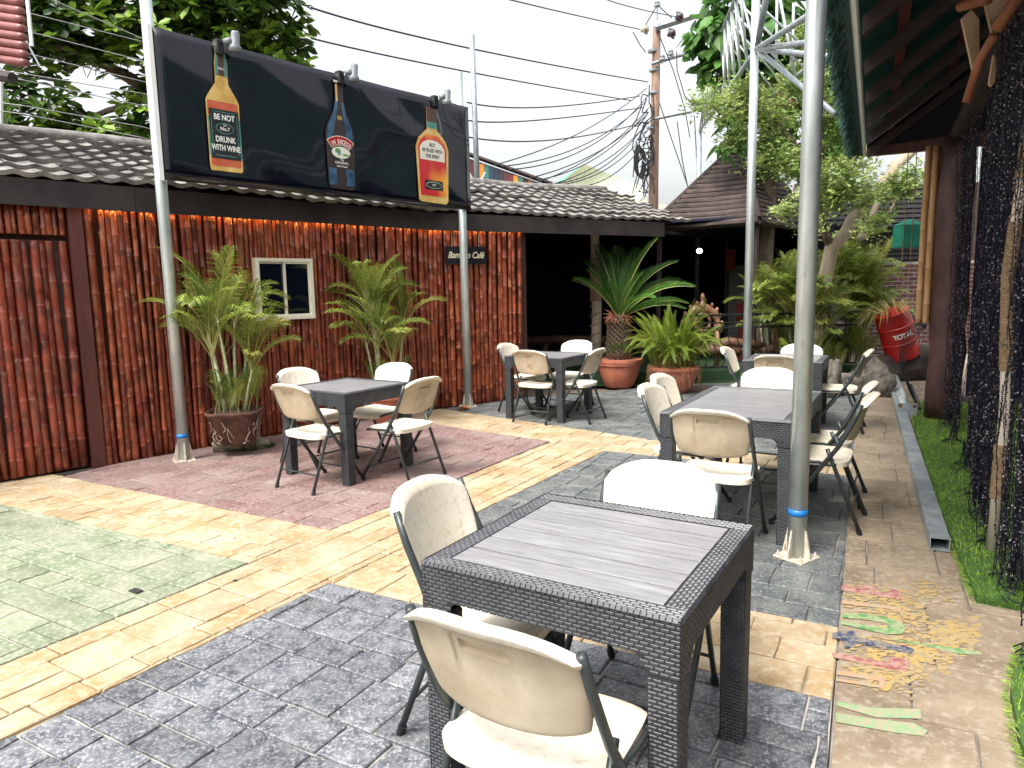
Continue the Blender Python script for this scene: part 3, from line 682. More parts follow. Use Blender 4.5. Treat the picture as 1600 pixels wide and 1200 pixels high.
def arc(ra, rb, cz, a0, a1, n=14): return [(c-.01+ra*math.cos(R(a0+(a1-a0)*k/n)), cz+ra*math.sin(R(a0+(a1-a0)*k/n))) for k in range(n+1)]+[(c-.01+rb*math.cos(R(a1+(a0-a1)*k/n)), cz+rb*math.sin(R(a1+(a0-a1)*k/n))) for k in range(n+1)]
flat(arc(.275, .18, 2.88, 128, 52), O+.004, P_cr, 'print_banner'); flat(arc(.268, .187, 2.88, 126.5, 53.5), O+.0055, P_red, 'print_banner')
for k, ch in enumerate('IN EXCESS'):
    if ch == ' ': continue
    aa = R(122-(k+.3)*7.6); q = bp(c-.01+.213*math.cos(aa), 2.88+.213*math.sin(aa), O+.007)
    text(ch, bb, q, .062, P_wh, basb @ Matrix.Rotation(aa-math.pi/2, 3, 'Z'), ext=.0005, bold=.001, sx=.75)
flat(ell(c-.01, 2.985, .115, .06), O+.0045, P_cr, 'print_oval'); flat(ell(c-.05, 3.0, .035, .025), O+.006, P_grn, 'print_motif'); flat(ell(c+.05, 2.965, .045, .012), O+.006, P_grn, 'print_motif'); flat(ell(c-.035, 2.985, .02, .03), O+.0065, P_teal, 'print_motif')
tx('The', c-.005, 2.912, .03, P_wh, .004, 1, .0003, .4); tx('ORIGINAL', c-.005, 2.88, .034, P_wh, .004, 1.1, .0003); tx('Irish Cream', c-.005, 2.845, .028, P_wh, .004, 1, .0003, .4)
tx('88', c-.005, 3.335, .06, P_gold, .004, 1, .0)
# bottle 3
c = 3.115
b3 = [(c-.235, 2.6), (c-.2, 2.575), (c+.2, 2.565), (c+.235, 2.6), (c+.26, 3.2), (c+.22, 3.3), (c+.12, 3.385), (c+.085, 3.41), (c+.08, 3.67), (c-.075, 3.67), (c-.08, 3.41), (c-.12, 3.385), (c-.215, 3.3), (c-.26, 3.2)]
flat(b3, O, P_gold, 'printed_bottle')
flat([(c-.205, 2.65), (c+.205, 2.65), (c+.225, 3.19), (c+.19, 3.27), (c+.1, 3.35), (c-.1, 3.35), (c-.19, 3.27), (c-.225, 3.19)], O+.002, mat('print_liquor', hexc(200, 40, 45), hexc(250, 180, 50), scale=2.2, rough=.25, lo=.5, hi=.72, detail=1, world=True), 'print_liquor')
flat([(c-.075, 3.5), (c+.08, 3.5), (c+.08, 3.67), (c-.075, 3.67)], O+.002, P_brn, 'print_neck'); flat([(c-.078, 3.43), (c+.083, 3.43), (c+.08, 3.5), (c-.075, 3.5)], O+.002, P_teal, 'print_neck')
flat([(c-.2, 3.06), (c+.19, 3.06), (c+.19, 3.2), (c+.15, 3.25), (c+.08, 3.285), (c, 3.295), (c-.09, 3.285), (c-.16, 3.25), (c-.2, 3.2)], O+.004, P_cr, 'print_label')
tx('BUT', c-.005, 3.235, .055, P_blk, .0055, .9, .0015); tx('BE FILLED WITH', c-.005, 3.17, .055, P_blk, .0055, .8, .0015); tx('THE SPIRIT', c-.005, 3.105, .055, P_blk, .0055, .85, .0015)
flat([(c-.14, 2.72), (c+.15, 2.72), (c+.15, 2.83), (c-.14, 2.83)], O+.004, P_blk, 'print_label'); flat(ell(c+.005, 2.775, .125, .038), O+.0055, P_cr, 'print_oval'); flat(ell(c+.005, 2.775, .12, .033), O+.007, P_blk, 'print_oval'); tx('KEY', c+.005, 2.775, .035, P_cr, .0085, 1, 0)
# spotlights clipped to the board top
def boardlamp(a, label):
    z = 3.78; t_ = thing('spotlight', label, 'lamp', bp(a, z, .0), math.atan2(bu.y, bu.x), 'spotlights clipped on the bottle board')
    MB().bbox(-.09, -.02, -.05, .03, -.1, .03, b=.006).build('bracket', mat('black_plastic', (.01, .01, .012), rough=.4), t_)
    MB().tube([(-.03, -.07, .0), (.02, -.12, .02)], .03, n=10).build('swivel', lampgrey, t_, smooth=True)
    T = Matrix.Translation((.045, -.13, 0)) @ Matrix.Rotation(R(8), 4, 'X')
    hd = MB().lathe([(.0, .1), (.028, .098), (.037, .08), (.037, -.01), (.052, -.03), (.055, -.075), (.045, -.078)][::-1], n=16, T=T).build('lamp_head', lampgrey, t_, smooth=True)
    MB().lathe([(.045, -.0775), (.045, -.0765)], n=16, T=T).build('lens', mat('amber_lens', (.7, .5, .12), rough=.3), hd)
boardlamp(.60, 'grey spotlight clipped above the BE NOT DRUNK bottle'); boardlamp(1.90, 'grey spotlight clipped above the IN EXCESS bottle'); boardlamp(3.23, 'grey spotlight clipped above the orange BE FILLED bottle')

# ------------------------------------------------------------------ folding chairs
def superell(t, w, h, n=3.2):
    c_, s_ = math.cos(t), math.sin(t); return (w*math.copysign(abs(c_)**(2/n), c_), h*math.copysign(abs(s_)**(2/n), s_))
def chair_proto():
    t_ = thing('folding_chair', 'x', 'chair', (0, 0, 0), 0, 'cream folding chairs round the tables')
    # backrest: front + rear skins over a (u,v) grid inside an arched outline
    def outline(u, v):   # u,v in [-1,1]
        zc = .70; hz = .145
        top = 1-.42*abs(u)**3.2
        z = zc + (v*hz*top if v > 0 else v*hz*(1-.18*abs(u)**4))
        wd = .221*(1-.10*max(0, -v)**1.5) ; x = u*wd
        bow = .045*(1-u*u)                         # curved round the sitter: middle is further back
        lean = -.235-(z-.70)*.33
        y = lean-bow+.02
        if v > .8: y -= (v-.8)/.2*.012             # lip turned back at the top
        return x, y, z
    nu, nv = 26, 20; fr = []; bk = []
    up_ = [0, .1, .2, .265, .285, .35, .375, .5, .62, .74, .84, .91, .96, .985, 1]
    us = [-a for a in up_[:0:-1]]+up_; nu = len(us)-1
    vs_ = [-1, -.985, -.95, -.88, -.75, -.55, -.35, -.15, 0., .1, .2, .3, .36, .39, .54, .57, .66, .69, .74, .78, .81, .86, .92, .96, .985, 1]; nv = len(vs_)-1
    for v in vs_:
        for u in us:
            x, y, z = outline(u, v); edge = max(abs(u), abs(v)); th = .016+.008*max(0, v)**3
            th2 = th*(1-.75*max(0, (edge-.93)/.07)**2) if edge > .93 else th
            fr.append((x, y+th2*.35, z))
            d = 0
            if abs(u) < .36 and v < .67: d = .0065*min(1, max(0, (v+.75)/.9))      # tapering centre panel
            if abs(u) < .27 and .37 < v < .555: d = .019                         # handle slot
            if v > .79: d = -.013
            bk.append((x, y-th2+d, z))
    b = MB(); n1 = len(fr); fs = []
    for j in range(nv):
        for i in range(nu):
            q = (j*(nu+1)+i, j*(nu+1)+i+1, (j+1)*(nu+1)+i+1, (j+1)*(nu+1)+i)
            fs.append(tuple(reversed(q)))
    b.add(fr, fs, 0)
    fs2 = [tuple(k for k in (j*(nu+1)+i, j*(nu+1)+i+1, (j+1)*(nu+1)+i+1, (j+1)*(nu+1)+i)) for j in range(nv) for i in range(nu)]
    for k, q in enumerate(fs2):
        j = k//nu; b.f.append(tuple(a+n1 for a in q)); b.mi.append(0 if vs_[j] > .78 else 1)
    b.v += bk
    for i in range(nu): b.f.append((i, i+1, n1+i+1, n1+i)); b.mi.append(0); a = nv*(nu+1)+i; b.f.append((a+1, a, n1+a, n1+a+1)); b.mi.append(0)
    for j in range(nv):
        a = j*(nu+1); b.f.append((a+nu+1, a, n1+a, n1+a+nu+1)); b.mi.append(0); a += nu; b.f.append((a, a+nu+1, n1+a+nu+1, n1+a)); b.mi.append(0)
    o = b.build('backrest', [cream, cream_back], t_, smooth=True)
    md = o.modifiers.new('split', 'EDGE_SPLIT'); md.split_angle = R(50)
    # seat
    nu, nv = 16, 16; tp = []; bt = []; hw = .215
    for j in range(nv+1):
        for i in range(nu+1):
            u = -1+2*i/nu; v = -1+2*j/nv; k = max(abs(u), abs(v))
            th = math.atan2(v, u); rx = 1 if k == 0 else 1
            cs = (abs(u)**6+abs(v)**6)**(1/6); sc = (k/cs) if cs > 0 else 1
            x = u*sc*hw*(1-.04*v); y = v*sc*.205+.0
            dish = -.014*(1-u*u)*(1-.5*v*v); fall = -.022*max(0, v-.55)**2*4
            z = .452+dish+fall - (.012*((k-.93)/.07)**2 if k > .93 else 0)
            tp.append((x, y, z)); bt.append((x*.985, y*.985, z-.032 + (.010 if k < .85 else 0)))
    b = MB(); n1 = len(tp)
    b.add(tp, [(j*(nu+1)+i, j*(nu+1)+i+1, (j+1)*(nu+1)+i+1, (j+1)*(nu+1)+i) for j in range(nv) for i in range(nu)])
    b.v += bt
    for j in range(nv):
        for i in range(nu): b.f.append(tuple(n1+a for a in ((j+1)*(nu+1)+i, (j+1)*(nu+1)+i+1, j*(nu+1)+i+1, j*(nu+1)+i))); b.mi.append(0)
    for i in range(nu): b.f.append((i+1, i, n1+i, n1+i+1)); b.mi.append(0); a = nv*(nu+1)+i; b.f.append((a, a+1, n1+a+1, n1+a)); b.mi.append(0)
    for j in range(nv): a = j*(nu+1); b.f.append((a, a+nu+1, n1+a+nu+1, n1+a)); b.mi.append(0); a += nu; b.f.append((a+nu+1, a, n1+a, n1+a+nu+1)); b.mi.append(0)
    o = b.build('seat', cream, t_, smooth=True); md = o.modifiers.new('split', 'EDGE_SPLIT'); md.split_angle = R(50)
    for s in (-1, 1):
        MB().tube([(s*.217, -.262, .80), (s*.223, -.225, .70), (s*.230, -.15, .54), (s*.232, .02, .29), (s*.232, .225, .012)], .0135, n=10, flat=.85).build('leg', chairsteel, t_, smooth=True)
        MB().tube([(s*.214, -.085, .515), (s*.212, -.13, .40), (s*.214, -.285, .012)], .0125, n=10, flat=.85).build('leg', chairsteel, t_, smooth=True)
        MB().tube([(s*.232, .222, .0), (s*.232, .2255, .03)], .0165, n=10).build('foot_cap', mat('black_rubber', (.01, .01, .01), rough=.7), t_)
        MB().tube([(s*.214, -.2865, .0), (s*.214, -.275, .035)], .0155, n=10).build('foot_cap', MATS['black_rubber'], t_)
        MB().tube([(s*.222, -.14, .425), (s*.222, -.09, .415), (s*.222, -.04, .432), (s*.222, .03, .425), (s*.222, .15, .42)], .008, n=7).build('side_rail', chairsteel, t_, smooth=True)
    MB().tube([(-.222, .155, .415), (.222, .155, .415)], .009, n=7).build('seat_bar', chairsteel, t_)
    MB().tube([(-.232, .155, .108), (.232, .155, .108)], .007, n=7).build('stretcher', chairsteel, t_)
    MB().tube([(-.213, -.232, .14), (.213, -.232, .14)], .007, n=7).build('stretcher', chairsteel, t_)
    return t_
CH0 = chair_proto(); CHK = kidcache(CH0); first = [True]
def chair(px, py, ang, label, zt=.835, j=None):
    """back top seen at pixel, facing direction ang (radians, world)"""
    B = G(px, py, zt); d = Vector((math.cos(ang), math.sin(ang), 0)); loc = B + d*.315; loc.z = .006
    rz = ang-math.pi/2
    if first[0]:
        first[0] = False; CH0.location = loc; CH0.rotation_euler = (0, 0, rz); CH0['label'] = label; return CH0
    return dup(CH0, loc, rz, label, CHK)
tu = -.546
aU, aV = tu, tu+math.pi/2
chair(742, 980, aV+.0, 'cream folding chair nearest the camera with its stained, shade-toned back turned')
chair(652, 757, aU+.12, 'cream folding chair left of the nearest charcoal table')
chair(1040, 728, aV+math.pi, 'cream folding chair on the far side of the nearest charcoal table')
a2 = -.59; chair(445, 603, a2+math.pi/2, 'cream folding chair at front left of the table by the small window')
chair(458, 577, a2, 'cream folding chair beside the palm in the brown pot')
chair(622, 569, a2-math.pi/2, 'cream folding chair just in front of the terracotta potted palm by the wall')
chair(668, 592, a2+math.pi, 'cream folding chair at front right of the table by the small window')
a3 = -.55; chair(788, 538, a3, 'cream folding chair nearest the right end of the bamboo wall')
chair(823, 549, a3+math.pi/2, 'cream folding chair with its back turned at the table near the dark opening')
chair(905, 533, a3-math.pi/2, 'cream folding chair just in front of the sago palm pot')
chair(938, 546, a3+math.pi, 'cream folding chair on the fern side of the table near the dark opening')
a4 = -.53; chair(1009, 603, a4, 'nearer of two cream folding chairs on the left side of the long table')
chair(1027, 587, a4, 'farther of two cream folding chairs on the left side of the long table')
chair(1104, 644, a4+math.pi/2, 'cream folding chair with handle slot facing out at the near end of the long table')
chair(1205, 577, a4-math.pi/2, 'cream folding chair at the far end of the long table partly behind the post')
chair(1366, 618, a4+math.pi, 'nearer of two cream folding chairs on the walkway side of the long table')
chair(1365, 600, a4+math.pi, 'farther of two cream folding chairs on the walkway side of the long table')
a5 = -.5; chair(1131, 544, a5, 'cream folding chair beside the railing left of the farthest table')
chair(1212, 557, a5+math.pi/2, 'cream folding chair with its back turned at the farthest table')
chair(1254, 539, a5-math.pi/2, 'cream folding chair just in front of the big palm clump')
chair(1361, 548, a5+math.pi, 'cream folding chair beside the rocks near the red drum')
chair(1618, 512, R(200), 'white folding chair inside the thatched hut behind the bead curtain')

# ------------------------------------------------------------------ resin rattan tables
def weave_boxes(b, O3, ex, ey, nrm, w, h, cw=.026, chh=.0115, skip=None, hi=.002):
    nr = max(1, round(h/chh)); nc = max(1, round(w/cw)); cw = w/nc; chh = h/nr
    for r_ in range(nr):
        for k in range(-1, nc+1):
            x0 = k*cw+(cw/2 if r_ % 2 else 0)+.0012; x1 = x0+cw-.0024; x0 = max(x0, .001); x1 = min(x1, w-.001)
            if x1-x0 < .004: continue
            y0 = r_*chh+.0009; y1 = y0+chh-.0018
            if skip and skip((x0+x1)/2, (y0+y1)/2): continue
            i = .0022; P = lambda x, y, z: O3+ex*x+ey*y+nrm*z
            b.add([P(x0, y0, 0), P(x1, y0, 0), P(x1, y1, 0), P(x0, y1, 0), P(x0+i, y0+i*.8, hi), P(x1-i, y0+i*.8, hi), P(x1-i, y1-i*.8, hi), P(x0+i, y1-i*.8, hi)],
                  [(4, 5, 6, 7), (0, 1, 5, 4), (1, 2, 6, 5), (2, 3, 7, 6), (3, 0, 4, 7)])
def table_proto(w, d, label, npl=6, along_x=True):
    t_ = thing('rattan_table', label, 'table', (0, 0, 0), 0, 'charcoal woven resin tables')
    H = .74; bd = .062; lw = .086; hx, hy = w/2, d/2; X, Y, Z = Vector((1, 0, 0)), Vector((0, 1, 0)), Vector((0, 0, 1))
    tp = MB()   # border frame + under panel
    for (x0, x1, y0, y1) in ((-hx, hx, -hy, -hy+bd), (-hx, hx, hy-bd, hy), (-hx, -hx+bd, -hy+bd, hy-bd), (hx-bd, hx, -hy+bd, hy-bd)): tp.box(x0, x1, y0, y1, H-.03, H-.002)
    tp.box(-hx+bd, hx-bd, -hy+bd, hy-bd, H-.03, H-.018); tp.build('frame', rattan_base, t_)
    n = npl; 
    for k in range(n):
        y0 = -hy+bd+.003+(d-2*bd-.006)/n*k; y1 = y0+(d-2*bd-.006)/n-.0085
        MB().bbox(-hx+bd+.003, hx-bd-.003, y0, y1, H-.0175, H-.0012, b=.0005).build('plank', plankm, t_)
    wv = MB(); sd_wv = wv; wv = MB()
    weave_boxes(wv, Vector((-hx, -hy, H-.002)), X, Y, Z, w, bd-.003); weave_boxes(wv, Vector((-hx, hy-bd+.003, H-.002)), X, Y, Z, w, bd-.003)
    weave_boxes(wv, Vector((-hx+bd-.003, -hy+bd, H-.002)), Y, -X, Z, d-2*bd, bd-.003); weave_boxes(wv, Vector((hx, -hy+bd, H-.002)), Y, -X, Z, d-2*bd, bd-.003)
    wv.build('rim_weave', mat('sky_lit_resin_weave', (.06, .062, .068), (.11, .11, .12), scale=16, rough=.4, spec=.6), t_, kind='stuff'); wv = sd_wv  # lighter copy of the weave, sky light on the rim put into colour
    ap = .105; fil = .05
    for (O3, ex, nr, ln) in ((Vector((-hx, -hy, 0)), X, -Y, w), (Vector((hx, -hy, 0)), Y, X, d), (Vector((hx, hy, 0)), -X, Y, w), (Vector((-hx, hy, 0)), -Y, -X, d)):
        z0 = H-ap-fil; pts = [(0, H-.003), (0, z0), (lw, z0)]
        for q in range(7): a = math.pi-(math.pi/2)*q/6; pts.append((lw+fil+fil*math.cos(a), z0+fil*math.sin(a)))
        for q in range(7): a = math.pi/2*(1-q/6); pts.append((ln-lw-fil+fil*math.cos(a), z0+fil*math.sin(a)))
        pts += [(ln-lw, z0), (ln, z0), (ln, H-.003)]
        m_ = len(pts); o1 = [O3+ex*a+Z*z for a, z in pts]; o2 = [O3+ex*a+Z*z-nr*.02 for a, z in pts]
        MB().add(o1+o2, [tuple(range(m_)), tuple(range(2*m_-1, m_-1, -1))]+[(i, m_+i, m_+(i+1) % m_, (i+1) % m_) for i in range(m_)]).build('apron', rattan_base, t_)
        def sk(x, y):
            xx = min(x, ln-x)
            if y > fil or xx < lw: return False
            if xx > lw+fil: return True
            return math.hypot(xx-lw-fil, y) < fil+.004
        weave_boxes(wv, O3+Z*z0, ex, Z, nr, ln, ap+fil-.006, skip=sk)
        # rolled stitched rim
        k = 0.0
        while k < ln-.016:
            q = O3+ex*(k+.002)+Z*(H-.008)+nr*.0015
            wv.add([q, q+ex*.0135, q+ex*.0135+Z*.009, q+Z*.009, q+nr*.004+Z*.001, q+ex*.0135+nr*.004+Z*.001, q+ex*.0135+Z*.0105-nr*.004, q+Z*.0105-nr*.004], [(4, 5, 6, 7), (0, 1, 5, 4), (1, 2, 6, 5), (3, 0, 4, 7)]); k += .016
    for sx in (-1, 1):
        for sy in (-1, 1):
            zt = H-ap-fil-.006; b = MB(); cx, cy = sx*(hx-lw/2), sy*(hy-lw/2); a = lw/2-.003; c_ = lw/2-.008
            b.add([(cx+i*c_+sx*.002, cy+j*c_+sy*.002, 0) for i, j in ((-1, -1), (1, -1), (1, 1), (-1, 1))]+[(cx+i*a, cy+j*a, zt) for i, j in ((-1, -1), (1, -1), (1, 1), (-1, 1))]+[(cx+i*(a-.006), cy+j*(a-.006), zt+.01) for i, j in ((-1, -1), (1, -1), (1, 1), (-1, 1))],
                  [(3, 2, 1, 0), (0, 1, 5, 4), (1, 2, 6, 5), (2, 3, 7, 6), (3, 0, 4, 7), (4, 5, 9, 8), (5, 6, 10, 9), (6, 7, 11, 10), (7, 4, 8, 11)])
            b.build('leg', rattan_base, t_)
            for (nr, ex) in ((X, Y), (-X, -Y), (Y, -X), (-Y, X)):
                o0 = Vector((cx+sx*.002, cy+sy*.002, 0))+nr*c_-ex*c_; o1 = Vector((cx, cy, zt))+nr*a-ex*a
                ey = (o1-o0).normalized(); weave_boxes(wv, o0+ey*.002, ex, ey, nr, 2*a-.004, (o1-o0).length-.006)
    wv.build('weave', rattan, t_, kind='stuff')
    return t_
def place(t_, x, y, a, label=None):
    t_.location = (x, y, .006); t_.rotation_euler = (0, 0, a)
    if label: t_['label'] = label
T1 = table_proto(.773, .765, 'nearest square charcoal woven table with grey plank top'); place(T1, .254, 2.078, tu)
TK = kidcache(T1)
dup(T1, (-1.408, 5.9, .006), -.591, 'square charcoal woven table in front of the small window', TK)
dup(T1, (.448, 8.32, .006), -.575, 'square charcoal woven table near the dark opening and sago palm', TK)
dup(T1, (2.93, 7.42, .006), -.5, 'farthest square charcoal woven table in front of the big palm clump', TK)
T4 = table_proto(.786, 1.31, 'long charcoal woven table behind the thick taped post'); place(T4, 1.59, 4.67, -.53)

# ------------------------------------------------------------------ plants
def frond_mesh(name, L_, n, leaf, w, a0, droop, M, vee=.5, fwd=.9, tw=0, curl=.25, stem=.2, seed=0, rach=.006, stemM=None):
    """frond growing along +X from the origin; a0 start elevation, droop total bend"""
    rd = random.Random(seed); b = MB(); pts = []; p = Vector((0, 0, 0)); N_ = 14; el = a0; yaw = 0
    for i in range(N_+1):
        pts.append(p.copy()); p = p+Vector((math.cos(el)*math.cos(yaw), math.sin(yaw)*math.cos(el), math.sin(el)))*(L_/N_); el -= droop/N_*(.4+1.2*i/N_); yaw += tw/N_
    b.tube(pts, [rach*(1-.8*i/N_) for i in range(N_+1)], n=5, mi=1)
    for k in range(n):
        f = stem+(1-stem)*(k+.5)/n; i = min(int(f*N_), N_-1); q = pts[i].lerp(pts[i+1], f*N_-i); t = (pts[i+1]-pts[i]).normalized()
        side = Vector((0, 0, 1)).cross(t)
        if side.length < .1: side = Vector((0, 1, 0))
        side.normalize(); up = t.cross(side)
        pr = math.sin(math.pi*min(1, max(.0, (f-stem)/(1-stem)*.86+.1)))**.6
        for s in (-1, 1):
            l = leaf*pr*rd.uniform(.85, 1.1)
            d = (side*s+t*fwd*(.5+f)+up*vee).normalized(); d2 = (d+Vector((0, 0, -curl*2))).normalized()
            wv_ = t*w*.5 if abs(d.dot(t)) < .9 else up*w*.5
            wv_ = (wv_ - d*wv_.dot(d)); wv_ = wv_.normalized()*w*.5
            m1 = q+d*l*.5; e = m1+d2*l*.5; m0 = q+d*l*.06
            o = len(b.v); b.v += [tuple(m0-wv_*.5), tuple(m0+wv_*.5), tuple(m1+wv_), tuple(m1-wv_), tuple(e)]
            b.f += [(o, o+1, o+2, o+3), (o+3, o+2, o+4)]; b.mi += [0, 0]
    return b.mesh(name, [M, stemM or stemm])
stem_y = mat('yellow_green_stalk', (.25, .27, .06), (.45, .42, .16), scale=4, rough=.45)
areca = [[frond_mesh('frond', L_, 25, .24, .0125, a0, dr, Mq, seed=i, tw=random.uniform(-.5, .5), curl=.38, rach=.006, stem=.3, vee=.45, fwd=1.2, stemM=stem_y) for i, (a0, dr) in enumerate(((1.45, .6), (1.4, 1.0), (1.3, 1.5), (1.2, 1.9), (1.5, 1.4), (1.05, 1.5), (1.5, .35)))] for L_, Mq in ((.82, G_palm), (.7, G_palm2))]
def palm(name, label, loc, stems, nf, pot=None, hmul=1.0, spread=.2, seed=1, group=None, tall=()):
    rd = random.Random(seed); t_ = thing(name, label, 'palm', loc, 0, group)
    for k in range(stems):
        a = rd.random()*6.28; r0 = rd.random()*spread*.5; H = rd.uniform(.25, .95)*hmul
        if k < len(tall): H = tall[k]
        lx, ly = math.cos(a), math.sin(a)
        pts = [(lx*r0, ly*r0, 0), (lx*(r0+.04), ly*(r0+.04), H*.5), (lx*(r0+.09*hmul), ly*(r0+.09*hmul), H)]
        MB().tube(pts, [.019, .014, .010], n=7).build('stem', stemm, t_, smooth=True)
        top = Vector(pts[2])
        for q in range(max(2, nf//stems)):
            ms = areca[0 if rd.random() < .72 else 1]; me = rd.choice(ms)
            sc = rd.uniform(.65, 1.05)*hmul
            link('frond', me, t_, loc=top-Vector((0, 0, rd.uniform(0, .12))), rot=(rd.uniform(-.3, .3), rd.uniform(-.1, .15), rd.random()*6.28), scale=(sc,)*3)
    for q in range(nf//2):      # young shoots from the base
        me = rd.choice(areca[1][:2]+areca[0][:1]); sc = rd.uniform(.35, .6)*hmul
        link('frond', me, t_, loc=(rd.uniform(-spread, spread)*.6, rd.uniform(-spread, spread)*.6, 0), rot=(rd.uniform(-.3, .3), 0, rd.random()*6.28), scale=(sc,)*3)
    return t_
def pot(label, loc, prof, M, n=32, relief=False):
    t_ = thing('plant_pot', label, 'plant pot', loc)
    b = MB(); b.lathe(prof, n=n); b.build('bowl', M, t_, smooth=True)
    r, z = prof[-1]; MB().lathe([(r*.9, z-.06), (r*.5, z-.035), (.01, z-.03)], n=n).build('soil', soil, t_)
    bpy.data.objects[t_.children[0].name].modifiers.new('s', 'EDGE_SPLIT').split_angle = R(50)
    if relief:
        rb = MB()
        for k in range(26):
            a = k/26*6.28+random.uniform(-.05, .05); rb.tube([(prof[2][0]*math.cos(a+j*.05*math.sin(k))*1.03, prof[2][0]*math.sin(a+j*.05*math.sin(k))*1.03, prof[2][1]+.012*j) for j in range(4)], .006, n=5)
        rb.build('relief', M, t_)
    return t_
# brown pot on mossy stone, with palm
pL = Vector((-2.66, 6.62, 0))
t_ = thing('plant_pot', 'brown square plant pot covered in dry roots on mossy stones', 'plant pot', pL+Vector((0, 0, .12)), R(10))
b = MB(); seg = 28; prof = [(.17, 0), (.19, .02), (.225, .26), (.25, .29), (.255, .315), (.235, .315), (.22, .26)]
vs = []; 
for (r, z) in prof:
    for k in range(seg):
        a = 2*math.pi*k/seg; q = r/((abs(math.cos(a))**5+abs(math.sin(a))**5)**.2)*.98; vs.append((q*math.cos(a), q*math.sin(a), z))
b.add(vs, [(i*seg+k, i*seg+(k+1) % seg, (i+1)*seg+(k+1) % seg, (i+1)*seg+k) for i in range(len(prof)-1) for k in range(seg)]+[tuple(range(seg-1, -1, -1)), tuple((len(prof)-1)*seg+k for k in range(seg))]); b.build('bowl', rustpot, t_, smooth=True)
rb = MB()
for k in range(34):
    a = random.uniform(-3.6, .6); z = random.uniform(.05, .3); pts = []
    for j in range(6):
        q = (.19+z*.16)/((abs(math.cos(a))**5+abs(math.sin(a))**5)**.2); pts.append((q*math.cos(a), q*math.sin(a), z)); a += random.uniform(-.12, .12); z = max(.02, z-random.uniform(.01, .04))
    rb.tube(pts, .003, n=4)
rb.build('roots', mat('pale_roots', (.3, .22, .16), (.45, .36, .28), scale=20, rough=.9), t_, kind='stuff')
MB().lathe([(.21, .28), (.1, .31), (.01, .32)], n=20).build('soil', soil, t_)
def rock(name, label, cat, loc, dims, seed, M=stonem, group=None, rz=0):
    rd = np.random.default_rng(seed); bm_v = []; n, m_ = 16, 10; b = MB(); ph = rd.random(8)*6
    for j in range(m_+1):
        for i in range(n):
            a = 2*math.pi*i/n; e = -math.pi/2+math.pi*j/m_
            v = Vector((math.cos(a)*math.cos(e), math.sin(a)*math.cos(e), math.sin(e)))
            k = 1+.22*math.sin(v.x*3.1+ph[0]+v.z*2)+.16*math.sin(v.y*4.7+ph[1])+.12*math.sin(v.z*6+ph[2]+v.x*5)+.07*math.sin(v.x*11+ph[3])*math.cos(v.y*9+ph[4])
            bm_v.append((v.x*dims[0]*k, v.y*dims[1]*k, max(-dims[2]*.72, v.z*dims[2]*k)+dims[2]*.72))
    b.add(bm_v, [(j*n+i, j*n+(i+1) % n, (j+1)*n+(i+1) % n, (j+1)*n+i) for j in range(m_) for i in range(n)])
    o = b.build(name, M, smooth=True); o.location = loc; o.rotation_euler = (0, 0, rz); return tag(o, label, cat, group)
rock('stone', 'wide mossy stone under the front of the brown palm pot', 'stone', G(372, 706)+Vector((0, .05, 0)), (.26, .13, .1), 3, rz=R(20))
rock('stone', 'upright mossy stone leaning on the left of the brown palm pot', 'stone', G(336, 692)+Vector((.02, .1, 0)), (.1, .12, .2), 5)
palm('areca_palm', 'bushy palm with pale stems in the brown root covered pot', pL+Vector((0, 0, .41)), 8, 56, hmul=1.0, spread=.3, seed=4, tall=(.85, .75, .6, .5, .4))
pP = G(607, 660)
pot('terracotta pot with relief band behind the table by the window', pP, [(.13, 0), (.15, .02), (.19, .24), (.2, .28), (.215, .29), (.215, .36), (.19, .36)], terracotta, relief=True)
palm('areca_palm', 'three stemmed palm in the terracotta pot against the bamboo wall', pP+Vector((0, 0, .33)), 7, 56, hmul=1.0, spread=.3, seed=11, tall=(1.0, .9, .95, .6, .4))
# sago palm
sP = Vector((1.66, 10.75, 0))
pot('round terracotta pot holding the sago palm', sP, [(.2, 0), (.23, .03), (.29, .18), (.32, .3), (.325, .34), (.35, .35), (.352, .385), (.36, .39), (.36, .43), (.32, .43)], terracotta)
sg_ = thing('sago_palm', 'sago palm with dark glossy arching fronds in a round terracotta pot', 'palm', sP+Vector((0, 0, .4)))
tr_ = MB().lathe([(.16, 0), (.19, .1), (.18, .3), (.17, .45), (.15, .62), (.1, .7)], n=18).build('trunk', mat('sago_trunk', (.04, .03, .02), (.1, .07, .045), scale=25, rough=.95, bump=.02), sg_)
sc_b = MB()
for k in range(230):
    a = k*2.4; z = .02+.62*(k/230); r = .17-.03*z
    q = Vector((math.cos(a)*r, math.sin(a)*r, z)); d = Vector((math.cos(a), math.sin(a), .8)).normalized(); x = Vector((-math.sin(a), math.cos(a), 0))*.02
    sc_b.add([q-x, q+x, q+d*.06+x*.4, q+d*.06-x*.4, q+d*.02+Vector((0, 0, .02))], [(0, 1, 4), (1, 2, 4), (2, 3, 4), (3, 0, 4), (3, 2, 1, 0)])
sc_b.build('scales', mat('sago_scale', (.06, .03, .02), (.2, .1, .06), scale=20, rough=.9), sg_, kind='stuff')
cr_b = MB()
for k in range(70):
    a = random.random()*6.28; q = Vector((math.cos(a)*.08, math.sin(a)*.08, .66)); e = q+Vector((math.cos(a)*random.uniform(.1, .17), math.sin(a)*random.uniform(.1, .17), random.uniform(-.1, .14))); cr_b.tube([q, (q+e)/2+Vector((0, 0, .02)), e], [.012, .008, .003], n=4)
cr_b.build('crown_fibre', mat('red_brown_fibre', (.2, .06, .04), (.36, .15, .1), scale=20, rough=.9), sg_, kind='stuff')
